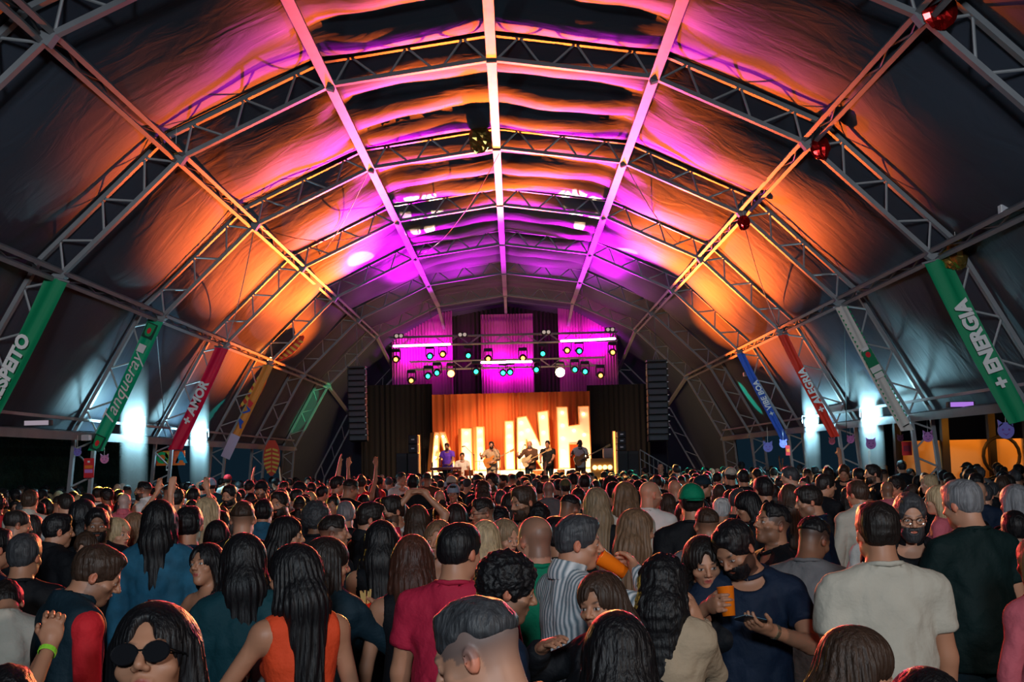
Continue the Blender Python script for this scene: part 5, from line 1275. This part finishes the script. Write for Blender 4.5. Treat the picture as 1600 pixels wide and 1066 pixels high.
# drum kit
p = at(725, 727, 39.7); e = empty('drum_kit', (p.x, 39.6, 1.0), 'drum kit with cymbals around the drummer', 'drums')
dr = pmat('drum_shell', (.5, .12, .05), .3, coat=.5); hdm = pmat('drum_head', (.8, .75, .65), .5); brs = pmat('brass', (.85, .6, .2), .25, .9)
RX = Matrix.Rotation(PI / 2, 3, 'X')
MB().lathe([(.001, -.2), (.27, -.2), (.28, -.18), (.28, .18), (.27, .2), (.001, .2)], (0, -.35, .29), 24, RX).obj('bass_drum', dr, e, smooth=True)
for x, y, z, r in ((-.22, -.3, .72, .15), (.18, -.3, .72, .16), (-.45, 0, .62, .17), (.50, -.05, .52, .20)):
    MB().lathe([(.001, -.1), (r, -.1), (r, .08), (r + .01, .09), (r, .1), (.001, .098)], (x, y, z), 18).obj('drum', dr, e, smooth=True)
for x, y, z in ((-.55, -.3, 1.02), (.55, -.35, 1.10), (-.62, .1, .92)):
    c_ = MB().lathe([(.001, .02), (.03, .015), (.20, 0), (.20, -.004), (.001, .01)], (x, y, z), 20).obj('cymbal', brs, e, smooth=True); MB().tube([(x, y, 0), (x, y, z)], .01, 6).obj('cymbal_stand', steel, c_)
for i, (x, nm) in enumerate(((838, 'left conga drum beside the percussionist'), (846, 'middle conga drum beside the percussionist'), (876, 'right conga drum near the bass player'))):
    p = at(x, 727, 39.3); e = empty('conga_drum', (p.x, 39.3, 1.0), nm, 'drum', 'conga drums')
    MB().lathe([(.001, 0), (.11, 0), (.15, .35), (.13, .66), (.001, .66)], (0, 0, .1), 18).obj('shell', pmat('conga_wood', (.6, .22, .05), .35), e, smooth=True)
    MB().lathe([(.001, .675), (.125, .67), (.135, .64)], (0, 0, .1), 18).obj('skin', hdm, e); [MB().beam((.1 * math.cos(a), .1 * math.sin(a), .12), (.16 * math.cos(a), .16 * math.sin(a), 0), .02).obj('leg', dkgrey, e) for a in (0, 2.1, 4.2)]
def micstand(x, Y, lab, boom=1):
    p = at(x, 727, Y); e = empty('microphone_stand', (p.x, Y, 1.0), lab, 'microphone stand', 'microphone stands on the stage')
    MB().lathe([(.001, 0), (.13, 0), (.13, .02), (.001, .03)], n=14).obj('base', dkgrey, e); MB().tube([(0, 0, 0), (0, 0, 1.35)], .012, 6).obj('pole', dkgrey, e)
    MB().tube([(0, 0, 1.3), (-.30 * boom, .1, 1.62)], .009, 6).obj('boom', dkgrey, e); MB().tube([(-.30 * boom, .1, 1.62), (-.40 * boom, .13, 1.60)], [.014, .024], 8).obj('microphone', blackp, e)
micstand(741, 38.7, 'microphone stand between the drummer and the singer'); micstand(781, 38.6, 'microphone stand just right of the singer', .6); micstand(813, 38.7, 'microphone stand left of the bald guitarist', -.5)
micstand(914, 38.6, 'microphone stand at the bass player', .6); micstand(665, 38.7, 'thin microphone stand at the left edge of the stage', .1)
for x, lab in ((770, 'wedge monitor speaker at the feet of the singer'), (828, 'wedge monitor speaker at the feet of the guitarist'), (905, 'wedge monitor speaker at the feet of the bass player')):
    p = at(x, 740, 37.6); MB().prism([(0, 0), (.5, 0), (.5, .12), (.1, .38), (0, .38)], (p.x - .3, 37.2, 1.0), (0, 1, 0), (0, 0, 1), (1, 0, 0), .6).obj('monitor_speaker', blackp, None, label=lab, cat='speaker')
# flight cases with round lamps at the right
p0, p1 = at(924, 740, 40), at(958, 716, 40)
e = empty('lamp_rack', ((p0.x + p1.x) / 2, 40, 1.0), 'wooden rack with two rows of round glowing lamps', 'lamp rack'); w_, h_ = p1.x - p0.x, p1.z - 1.0
MB().box((0, .2, h_ / 2), (w_, .4, h_), bev=.02).obj('cabinet', pmat('warm_plywood', (.55, .30, .10), .6), e)
for i in range(4):
    for j in range(2): MB().lathe([(.001, -.03), (.07, 0), (.08, .03), (.001, .03)], ((i - 1.5) * w_ / 4.4, -.02, h_ * (.3 + .42 * j)), 14, RX).obj('lamp', emat('rack_lamp', (1, .6, .2), 4.0), e)
p = at(951, 708, 40); MB().box((p.x, 40.2, p1.z + .17), (.36, .3, .34), bev=.03).obj('amplifier', pmat('pale_amp', (.6, .55, .5), .6), None, label='pale amplifier box standing on the lamp rack', cat='amplifier')
# wooden front between
p0, p1 = at(921, 740, 40.8), at(925, 714, 40.8)
for x, y0, y1, lab in ((655, 679, 742, 'vertical orange light batten left of the stage curtain'), (961.5, 673, 742, 'vertical orange light batten right of the lamp rack')):
    a, b = at(x, y1, 39), at(x, y0, 39); e = empty('light_batten', (a.x, 39, 1.0), lab, 'light batten')
    MB().box((0, .05, (b.z - 1) / 2), (.12, .08, b.z - 1)).obj('housing', blackp, e); MB().box((0, -.01, (b.z - 1) / 2), (.07, .04, b.z - 1.05)).obj('diffuser', emat('orange_batten', (1, .30, .06), 3.2), e)
# speaker stacks
grl = pmat('speaker_grille', (.022, .022, .026), .6, bump=(160, .5, .004)); box_ = pmat('speaker_cabinet', (.03, .03, .034), .55)
def cab(x0, x1, y0, y1, Y, lab, rows=1, name='loudspeaker'):
    a, b = at(x0, y1, Y), at(x1, y0, Y); w, h = b.x - a.x, b.z - a.z
    if y1 == 742: h += a.z - 1.0; a.z = 1.0
    e = empty(name, ((a.x + b.x) / 2, Y, a.z), lab, 'loudspeaker', 'loudspeakers beside the stage')
    MB().box((0, .35, h / 2), (w, .7, h * .99), bev=.02).obj('cabinet', box_, e)
    for r in range(rows): MB().box((0, -.01, h * (r + .5) / rows), (w * .9, .02, h / rows * .84)).obj('grille', grl, e)
    MB().box((0, -.025, h * .5), (.10, .01, .04)).obj('badge', white, e)
cab(619, 636, 708, 742, 38.2, 'black subwoofer at the outer foot of the left speaker stack'); cab(637, 653, 708, 742, 38.2, 'black subwoofer at the inner foot of the left speaker stack')
cab(638, 652, 694, 708, 38.2, 'black top loudspeaker, lower of the two on the left stack'); cab(638, 652, 680, 694, 38.2, 'black top loudspeaker, upper of the two on the left stack')
cab(966, 981, 704, 742, 38.2, 'black subwoofer at the inner foot of the right speaker stack'); cab(982, 998, 704, 742, 38.2, 'black subwoofer at the outer foot of the right speaker stack')
for i, w_ in enumerate(('lowest', 'middle', 'topmost')): cab(965, 978, 694 - 10 * i, 703.5 - 10 * i, 38.2, 'small black loudspeaker, %s of three on the right stack' % w_)
def array(x0, x1, y0, y1, lab, trim):
    Y = 36.6; a, b = at(x0, y1, Y), at(x1, y0, Y); w, h = b.x - a.x, b.z - a.z; n = 12
    e = empty('line_array', ((a.x + b.x) / 2, Y, b.z), lab, 'loudspeaker array', 'line arrays flown beside the stage')
    for i in range(n):
        t = (i + .5) / n; c = MB().box((0, .05 * t * t * 6, -h * t), (w, .42, h / n * .93), Matrix.Rotation(-.12 * t, 3, 'X'), bev=.015).obj('speaker_box', box_, e)
        MB().box((0, .05 * t * t * 6 - .215, -h * t), (w * .86, .02, h / n * .6)).obj('grille', pmat('array_grille', (.05, .055, .075), .5), c)
        MB().box((w * .5 * trim, -.20, -h * (t - .5 / n)), (.05, .02, .03)).obj('rigging_pin', white, c)
    MB().box((0, 0, .06), (w * 1.0, .5, .05)).obj('flying_frame', dkgrey, e); MB().tube([(0, 0, .08), (0, 0, 7.2 - b.z)], .012, 6).tube([(.1, 0, .08), (0, 0, .4)], .01, 5).tube([(-.1, 0, .08), (0, 0, .4)], .01, 5).obj('hoist_chain', steel, e)
    MB().tube([(w * .4, .1, -h), (w * .5, .15, -b.z + .9)], .012, 5).obj('cable', blackp, e)
array(545, 572, 577, 690, 'tall black line array hanging left of the stage', 1); array(1014, 1041, 567, 690, 'tall black line array hanging right of the stage', 1)
# stage stairs rail on the right
a, b = at(1000, 703, 37.5), at(1056, 736, 37.5); e = empty('stair_railing', (a.x, 37.5, 0), 'metal railing sloping down from the right of the stage', 'railing')
m = MB().tube([(0, 0, a.z), (b.x - a.x, 0, b.z)], .022, 6).tube([(0, 0, a.z - .3), (b.x - a.x, 0, b.z - .3)], .015, 6).tube([(0, 0, a.z - .6), (b.x - a.x, 0, b.z - .6)], .015, 6); m.obj('handrail', steel, e)
for i in range(9): x = (b.x - a.x) * i / 8; MB().tube([(x, 0, max(0.02, a.z + (b.z - a.z) * i / 8 - 1.1)), (x, 0, a.z + (b.z - a.z) * i / 8)], .014, 5).obj('baluster', steel, e)
# ================================================================== lighting rig
def boxtruss(x0, x1, y, Y, lab):
    a, b = at(x0, y, Y), at(x1, y, Y); e = empty('lighting_truss', (a.x, Y, a.z), lab, 'lighting truss', 'lighting trusses over the stage'); L = b.x - a.x
    for dy in (-.15, .15):
        for dz in (-.15, .15): MB().tube([(0, dy, dz), (L, dy, dz)], .022, 6).obj('chord', steel, e)
    m = MB(); n = int(L / .4)
    for i in range(n):
        for dy in (-.15, .15): m.tube([(L * i / n, dy, -.15 if i % 2 else .15), (L * (i + 1) / n, dy, .15 if i % 2 else -.15)], .010, 5)
    m.obj('lacing', steel2, e); return a
boxtruss(608, 965, 534, 40.8, 'front lighting truss running across above the stage')
boxtruss(640, 945, 572, 42.9, 'lower rear lighting truss over the marquee letters')
def ledbar(x0, x1, y0, y1, Y, lab):
    a, b = at(x0, y0, Y), at(x1, y1, Y); e = empty('led_bar', (a + b) / 2, lab, 'led light bar', 'magenta led bars over the stage'); d = (b - a) / 2
    MB().beam(-d, d, .16, .12).obj('housing', blackp, e); m = MB(); n = 18
    for i in range(n):
        c = -d + d * 2 * (i + .5) / n; m.lathe([(.001, -.02), (.045, 0), (.001, .03)], c + V3((0, -.09, 0)), 10, RX)
    m.obj('lens_row', emat('magenta_led', (1, .25, 1), 14), e)
L_ = 'magenta led bar, '
ledbar(615, 659, 541.5, 540, 40.4, L_ + 'outer one before the left purple drape'); ledbar(660, 704, 540, 538.5, 40.4, L_ + 'inner one before the left purple drape')
ledbar(876, 917, 533.5, 532, 40.4, L_ + 'inner one before the right purple drape'); ledbar(918, 961, 532, 529.5, 40.4, L_ + 'outer one before the right purple drape')
ledbar(752, 790, 567, 566.5, 40.4, L_ + 'left one of the low middle pair'); ledbar(791, 831, 566, 565.5, 40.4, L_ + 'right one of the low middle pair')
def headlamp(x, y, col, s, lab, r=.09, Y=40.5, st=12):
    p = at(x, y, Y); e = empty('moving_head_light', p, lab, 'stage light', 'moving head lights of the rig')
    MB().box((0, .02, .30), (.30, .26, .10), bev=.02).obj('base', blackp, e)
    MB().box((-.15, .02, .12), (.03, .12, .30)).box((.15, .02, .12), (.03, .12, .30)).box((0, .02, .26), (.30, .12, .03)).obj('yoke', blackp, e)
    h = MB().lathe([(.001, -.16), (.11, -.14), (.13, 0), (.125, .14), (.10, .15)], (0, .02, 0), 16, Matrix.Rotation(PI / 2 + .25, 3, 'X')).obj('lamp_head', blackp, e, smooth=True)
    MB().lathe([(.001, 0), (r * .7, .008), (r, .0), (r, -.02), (.001, -.03)], (0, -.14, -.035), 16, Matrix.Rotation(PI / 2 + .25, 3, 'X')).obj('lens', emat('lens_' + s, col, st), h)
cyan = (.02, 1, .6); amb = (1, .22, .04)
HL = [(672, 556, 'c', 'over the left purple drape'), (732, 555, 'c', 'just left of the middle purple drape, upper'), (683, 582, 'c', 'left of the red starburst lamp'), (744, 580, 'c', 'right of the red starburst lamp'), (669, 587, 'c', 'lowest at the left drape'),
      (786, 582, 'c', 'below the low middle led bars, left'), (797, 581, 'c', 'below the low middle led bars, right'), (848, 552, 'c', 'between the middle and right drapes, upper'), (905, 548, 'c', 'over the right purple drape'), (838, 577, 'c', 'left of the brightest lamp'),
      (898, 577, 'c', 'just right of the brightest lamp'), (914, 580, 'c', 'second to the right of the brightest lamp'), (619, 561, 'a', 'at the far left edge of the drape'), (763, 560, 'a', 'above the low middle led bars'), (643, 594, 'a', 'lowest on the far left'),
      (692, 553, 'a', 'upper one over the left drape'), (817, 559, 'a', 'above the right end of the low led bars'), (957, 550, 'a', 'at the far right edge of the drape'), (886, 547, 'a', 'above the brightest lamp'), (938, 586, 'a', 'low at the right drape')]
for x, y, c, lab in HL: headlamp(x, y, cyan if c == 'c' else amb, 'cyan' if c == 'c' else 'amber', ('cyan' if c == 'c' else 'amber') + ' moving head light ' + lab, r=.07, st=8)
headlamp(705, 583, (1, .16, .03), 'red', 'bright red-orange lamp hanging over the letter A', r=.12, st=25)
headlamp(875, 581, (1, .72, .32), 'white_hot', 'dazzling yellow-white lamp above the tallest letter', r=.16, st=50)
for x, y, lab in ((623, 525, 'on the left drape'), (722.5, 523, 'left of the middle drape'), (853.5, 519, 'right of the middle drape'), (953.5, 515, 'on the right drape')):
    p = at(x, y, 40.6); e = empty('blinder_light', p, 'unlit twin round blinder light ' + lab, 'stage light', 'twin blinders of the rig')
    MB().box((0, .06, 0), (.34, .10, .17), bev=.02).obj('housing', blackp, e)
    for q in (-1, 1): MB().lathe([(.001, .0), (.05, .01), (.065, -.01), (.001, -.02)], (q * .08, 0, 0), 14, RX).obj('lens', emat('pale_glow_lens', (.9, .7, .6), .5), e)  # faint glow put into the lenses although these lamps are off
# ================================================================== flood lights and added mist columns imitating their lens smear
def smear_mat():
    m = bpy.data.materials.new('smear_mist'); m.use_nodes = True; nt = m.node_tree; nt.nodes.clear()
    o = nt.nodes.new('ShaderNodeOutputMaterial'); v = nt.nodes.new('ShaderNodeVolumeScatter'); v.inputs['Density'].default_value = 1.8; v.inputs['Color'].default_value = (.9, .97, 1, 1); v.inputs['Anisotropy'].default_value = .0
    nt.links.new(v.outputs[0], o.inputs['Volume']); return m
hz_ = smear_mat()
for i, ((px_, Y_), wpx, top, lab) in enumerate(zip(FLOODS, (32, 22, 18, 28), (540, 570, 585, 555), ('first floodlight from the left, on the left side rail', 'second floodlight from the left, behind the crimson banner', 'third floodlight, behind the scarlet banner', 'brightest floodlight on the right side rail'))):
    p = at(*px_, Y_); e = empty('floodlight', p, lab, 'floodlight', 'white floodlights along both sides'); sx = 1 if p.x < 0 else -1
    MB().box((0, .05, 0), (.34, .16, .22), bev=.02).obj('housing', dkgrey, e); MB().box((0, -.035, 0), (.28, .01, .16)).obj('lens', emat('flood_lens', (.7, .95, 1), 20), e)
    MB().tube([(-.2, .06, 0), (-.2, .06, .18), (.2, .06, .18), (.2, .06, 0)], .012, 5).obj('bracket', steel, e)
    w = wpx * Y_ / FPX; t = at(px_[0], top, Y_).z; h = MB().box((0, 0, 0), (w, .55, t - .4))
    o = h.obj('smear_column', hz_, None, label='made-up upright column imitating lens smear around the ' + lab.split(',')[0], cat='smear_column', kind='stuff'); o.location = (p.x, Y_, (t + .4) / 2)
# ================================================================== decorations
def foil(x, y, Y, col, lab, s=.28, sd=0):
    p = at(x, y, Y); m = MB(); n, k = 18, 12; rr = random.Random(sd); P = []
    for i in range(k + 1):
        th = PI * i / k
        for j in range(n):
            ph = 2 * PI * j / n; r = s * (1 + .22 * math.sin(3 * ph + sd) * math.sin(th) + .16 * (rr.random() - .5)); P.append((r * .8 * math.sin(th) * math.cos(ph), r * .5 * math.sin(th) * math.sin(ph), r * math.cos(th)))
    m.add(P, [(i * n + j, i * n + (j + 1) % n, (i + 1) * n + (j + 1) % n, (i + 1) * n + j) for i in range(k) for j in range(n)])
    e = empty('foil_balloon', p, lab, 'balloon', 'crumpled foil balloons under the roof'); m.obj('balloon_skin', pmat('foil_' + col, {'red': (.8, .02, .02), 'gold': (.75, .5, .12)}[col], .18, .9), e)
    MB().tube([(0, 0, s * .8), (0, .02, s + .3)], .004, 4).obj('string', white, e)
foil(540, 217, 21.4, 'red', 'red foil balloon under the upper left purlin', .22, 1); foil(748, 218, 21.6, 'gold', 'gold foil balloon beside the ridge beam', .26, 2); foil(453, 412, 31.4, 'gold', 'gold foil balloon on the left shoulder purlin', .2, 3)
foil(1468, 14, 12.0, 'red', 'red foil balloon at the top right corner joint', .22, 4); foil(1284, 232, 16.8, 'red', 'red foil balloon at the right shoulder joint', .17, 5); foil(1494, 396, 16.9, 'gold', 'gold foil balloon above the energia banner', .24, 6)
foil(1162, 348, 21.8, 'red', 'red foil balloon on the right shoulder, below the second arch', .14, 7); foil(1030, 490, 41.5, 'gold', 'small gold foil balloon near the right end of the roof', .2, 8)
foil(275, 233, 17.0, 'gold', 'small gold foil balloon at the left shoulder joint', .08, 9)
# devil face cut-outs on strings
def imp(x, y, r, Y, col, lab):
    p = at(x, y, Y); R_ = r * Y / FPX; e = empty('devil_face_cutout', p, lab, 'cutout decoration', 'horned face cutouts under the side rails')
    P = circ(0, 0, R_, 20); m = MB().prism(P, (0, 0, 0), (1, 0, 0), (0, 0, 1), (0, 1, 0), .015)
    for q in (-1, 1): m.prism([(q * R_ * .25, R_ * .85), (q * R_ * .95, R_ * 1.35), (q * R_ * .85, R_ * .4)], (0, 0, 0), (1, 0, 0), (0, 0, 1), (0, 1, 0), .015)
    m.obj('face', col, e); f = MB(); dm_ = (0, -.006, 0)
    for q in (-1, 1): f.prism(circ(q * R_ * .38, R_ * .12, R_ * .13, 8), dm_, (1, 0, 0), (0, 0, 1), (0, 1, 0), .004)
    f.prism([(-R_ * .45, -R_ * .25), (0, -R_ * .45), (R_ * .45, -R_ * .25), (0, -R_ * .62)], dm_, (1, 0, 0), (0, 0, 1), (0, 1, 0), .004); f.obj('face_marks', pmat('violet_print', (.18, .05, .3)), e)
    MB().tube([(0, 0, R_), (0, 0, max(R_ + .1, 2.72 - p.z))], .003, 4).obj('string', white, e)
lil = pmat('lilac_card', (.55, .22, .62), .6); blu = pmat('periwinkle_card', (.20, .18, .60), .6); pnk = pmat('pink_card', (.62, .25, .50), .6)
for a_ in ((163, 718, 6.5, 22, pnk, 'pink horned face cutout right of the red menu sign, by the mint banner'), (121, 707, 6, 21, blu, 'blue horned face cutout hanging beside the second left leg'), (1572, 673, 13, 17, blu, 'largest blue horned face cutout below the energia banner'), (1450, 683, 8, 22, lil, 'lilac horned face cutout right of the white banner end'),
           (1407, 685, 5, 25, pnk, 'narrow pink cutout left of the white banner end'), (1329, 687, 6, 27, lil, 'lilac cutout right of the scarlet banner end'), (1300, 690, 5, 29, pnk, 'pink cutout just below the scarlet banner end'), (1361, 694, 8, 24, lil, 'pale horned face cutout in the smear column of the brightest floodlight'),
           (1200, 699, 7.5, 27, blu, 'blue horned face cutout left of the blue banner end'), (1224, 694, 6, 30, blu, 'small blue cutout at the blue banner end')): imp(*a_)
def board(x0, x1, y0, y1, Y, col, name, lab, cat):
    a, b = at(x0, y1, Y), at(x1, y0, Y); c = (a + b) / 2; e = empty(name, c, lab, cat); w, h = b.x - a.x, b.z - a.z
    MB().box((0, 0, 0), (w, .02, h)).obj('panel', col, e); return e, w, h
orp = pmat('orange_card', (.8, .2, .02), .6); redp = pmat('red_card', (.7, .02, .03), .6)
e, w, h = board(131, 147, 716, 747, 21.8, redp, 'menu_sign', 'red menu sign with orange and lilac rows on the second left leg', 'sign')
MB().box((0, -.015, .02), (w * .8, .01, h * .16)).obj('price_row', orp, e); MB().box((0, -.015, -.16 * h), (w * .8, .01, h * .18)).obj('price_row', lil, e); MB().box((0, -.015, .32 * h), (w * .22, .01, h * .1)).obj('emblem', white, e)
e, w, h = board(1228, 1234, 696, 712, 30, redp, 'menu_sign', 'small red sign under the blue banner end', 'sign'); MB().box((0, -.015, 0), (w * .7, .01, h * .3)).obj('price_row', orp, e)
e, w, h = board(1410, 1424, 690, 712, 24.5, redp, 'poster', 'dark red poster left of the orange bar', 'poster'); MB().box((0, -.015, 0), (w * .7, .01, h * .4)).obj('print_block', pmat('maroon_print', (.3, .02, .05)), e)
e, w, h = board(244, 289, 704, 728, 27.6, orp, 'painted_sign', 'hand-painted orange sign with colourful letters OSSA', 'sign')
for i, (ch, cc) in enumerate(zip('OSSA', ((0, .5, .15), (.55, .5, .05), (.7, .15, .05), (0, .35, .55)))): text('letter', ch, h * 1.0, pmat('paint_%d' % i, cc), e, frame(V3((-w * .28 + i * w * .22, -.02, 0)), (1, 0, 0), (0, 0, 1)), off=.02)
MB().prism([(-w * .62, 0), (-w * .5, h * .45), (-w * .38, 0), (-w * .5, -h * .45)], (0, -.02, 0), (1, 0, 0), (0, 0, 1), (0, 1, 0), .02).obj('red_diamond', redp, e)
for x, y, Y, lab in ((1311, 705, 26.6, 'small white tag on the right leg of the third arch'), (262, 731, 29, 'small white tag on the left leg below the crimson banner')):
    e, w, h = board(x - 2.5, x + 2.5, y - 4.5, y + 4.5, Y, white, 'tag_sign', lab, 'sign'); MB().box((0, -.015, 0), (w * .5, .01, h * .5)).obj('mark', blackp, e)
# butterfly wings
yl = pmat('yellow_stripe', (.85, .6, .08), .5); rdw = pmat('red_wing', (.75, .06, .02), .5)
def wing(p0, p1, wpx, Y, e, o):
    a, b = at(*p0, Y) - o, at(*p1, Y) - o; d = (b - a); L = d.length; d.normalize(); n = V3((0, 1, 0)); u = n.cross(d); W_ = wpx * Y / FPX
    pl = [(L * t, W_ * math.sin(PI * min(1, t * .9 + .08)) ** .7 * .5) for t in [i / 10 for i in range(11)]]; P = pl + [(x, -y) for x, y in pl[::-1]]
    w = MB().prism(P, a, d, u, n, .02).obj('wing', rdw, e); s = MB()
    for i in range(6):
        x0 = L * (.22 + .12 * i); y1 = W_ * .46 * math.sin(PI * (.1 + .12 * i + .15)) ** .7
        s.prism([(x0, .02), (x0 + .05 * L, y1), (x0 + .11 * L, y1), (x0 + .055 * L, .02)], a - n * .012, d, u, n, .01); s.prism([(x0, -.02), (x0 + .05 * L, -y1), (x0 + .11 * L, -y1), (x0 + .055 * L, -.02)], a - n * .012, d, u, n, .01)
    s.obj('stripes', yl, w)
o_ = at(419, 566, 33); e = empty('butterfly_decoration', o_, 'large red butterfly with yellow stripes on the left wall of the tent', 'decoration')
wing((419, 564), (475, 526), 26, 33, e, o_); wing((414, 570), (358, 642), 34, 33, e, o_); wing((417, 570), (385, 640), 22, 33.1, e, o_)
o_ = at(425, 690, 36); e = empty('butterfly_decoration', o_, 'narrow red and yellow wing hanging left of the green rafter', 'decoration'); wing((425, 688), (424, 744), 26, 36, e, o_)
p = at(423, 563, 32.4); e = empty('spotlight', p, 'bright amber spotlight at the butterfly', 'spotlight'); MB().lathe([(.001, .15), (.08, .12), (.09, 0), (.001, .0)], (0, 0, 0), 14, Matrix.Rotation(-PI / 2, 3, 'X')).obj('housing', blackp, e)
MB().lathe([(.001, 0), (.08, -.01), (.08, -.02), (.001, -.03)], (0, -.01, 0), 14, Matrix.Rotation(-PI / 2, 3, 'X')).obj('lens', emat('amber_spot_lens', (1, .35, .08), 60), e)
# fixtures on the purlins
def fix(x, y, Y, wpx, hpx, lab, em=None, mat=None):
    p = at(x, y, Y); w, h = wpx * Y / FPX, hpx * Y / FPX; e = empty('wash_light', p, lab, 'wash light'); MB().box((0, .06, 0), (w, .12, h), bev=.01).obj('housing', mat or white, e); MB().box((0, -.005, 0), (w * .85, .01, h * .8)).obj('lens', em or pmat('pale_glass', (.5, .5, .55), .1), e)
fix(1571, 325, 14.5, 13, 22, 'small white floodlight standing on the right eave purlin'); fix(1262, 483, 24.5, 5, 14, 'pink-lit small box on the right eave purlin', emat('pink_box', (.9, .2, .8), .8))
fix(57, 661, 19.5, 44, 9, 'led batten lying on the left side rail', emat('pink_strip', (.6, .5, .6), .5), dkgrey); fix(1503, 632, 19.5, 42, 9, 'purple led batten on the right side rail', emat('violet_strip', (.45, .2, .8), .9), dkgrey)
fix(1165, 585, 33, 6, 6, 'small lamp near the top of the blue banner'); fix(133, 684, 21, 13, 9, 'small junction box under the left side rail')
# cables spanning the roof
cb = pmat('cable_rubber', (.03, .03, .03), .6)
for i, (a, b, Ya, Yb, sag, lab) in enumerate((((578, 262), (462, 420), 22, 32, .5, 'thin cable falling from the upper left purlin to the shoulder'), ((398, 352), (620, 345), 22.3, 27, .4, 'thin cable crossing the left roof panels'), ((975, 252), (1100, 400), 22, 32, .5, 'thin cable falling across the right roof panels'),
      ((1158, 333), (1220, 515), 22.3, 27, .3, 'thin cable from the right shoulder to the eave'), ((398, 352), (350, 540), 22.3, 27, .3, 'thin cable from the left shoulder to the eave'), ((780, 240), (650, 400), 22.3, 32, .4, 'thin cable left of the ridge beam'), ((243, 500), (262, 700), 22, 29, .1, 'cable hanging down behind the mint banner'), ((1318, 470), (1323, 690), 22.4, 26, .1, 'cable hanging down left of the white banner'), ((668, 470), (690, 545), 41.6, 41, .2, 'cable hanging at the left purple drape'), ((910, 445), (905, 535), 37.4, 40.4, .05, 'hoist cable at the right purple drape'))):
    A, B = at(*a, Ya), at(*b, Yb); MB().tube([A.lerp(B, t / 12) + V3((0, 0, -sag * 4 * (t / 12) * (1 - t / 12))) for t in range(13)], .009, 5).obj('cable', cb if i % 2 else steel, None, label=lab, cat='cable')
# small round button-like trophy wreaths: horn player and raised things are part of the crowd
# ================================================================== bar on the right
e = empty('bar_pavilion', (9, 27.4, 0), 'orange-lit bar pavilion outside the right side of the tent', 'bar')
pan = pmat('cream_panel', (.85, .55, .22), .6); z0, z1 = at(1480, 735, 27.4).z, at(1480, 688, 27.4).z
xs_ = [1405, 1474, 1482, 1540, 1600, 1680]
for xa, xb in ((1405, 1474), (1480, 1545), (1555, 1605), (1610, 1700)):
    a, b = at(xa, 700, 27.4).x - 9, at(xb, 700, 27.4).x - 9; MB().box(((a + b) / 2, 0, (1.0 + z1) / 2), (b - a, .08, z1 - 1.0)).obj('lit_panel', pan, e)
for x in (1403, 1477, 1550, 1607): MB().box((at(x, 700, 27.3).x - 9, -.1, 1.6), (.16, .16, 3.2)).obj('post', blackp, e)
MB().box((3.2, .4, 3.15), (8.5, 1.6, .16)).obj('canopy', blackp, e); MB().box((3.2, -.5, .55), (8.5, .5, 1.1)).obj('counter', pmat('bar_front', (.1, .06, .03), .6), e)
c = at(1565, 712, 26.8) - V3((9, 27.4, 0)); MB().tube([c + V3((.42 * math.cos(t * PI / 9), 0, .44 * math.sin(t * PI / 9))) for t in range(19)], .04, 8, cap=False).obj('ring_arch', blackp, e)
goblet(grip(by('in front of the woman touching'), 1)[0], 'red goblet with a pale straw at the bottom, right of the straight black hair', redc)
p = grip(by('black high-neck'), 1)[0]; e = empty('crushed_cup', p, 'bright red crushed cups held low beside the beige jacket', 'cup'); MB().lathe([(.001, -.05), (.028, -.05), (.038, .06), (.035, .06), (.026, -.045)], (0, 0, 0), 16, Matrix.Rotation(.7, 3, 'Y')).obj('cup_wall', redc, e, smooth=True)
print('script', round(time.time() - T0, 1))
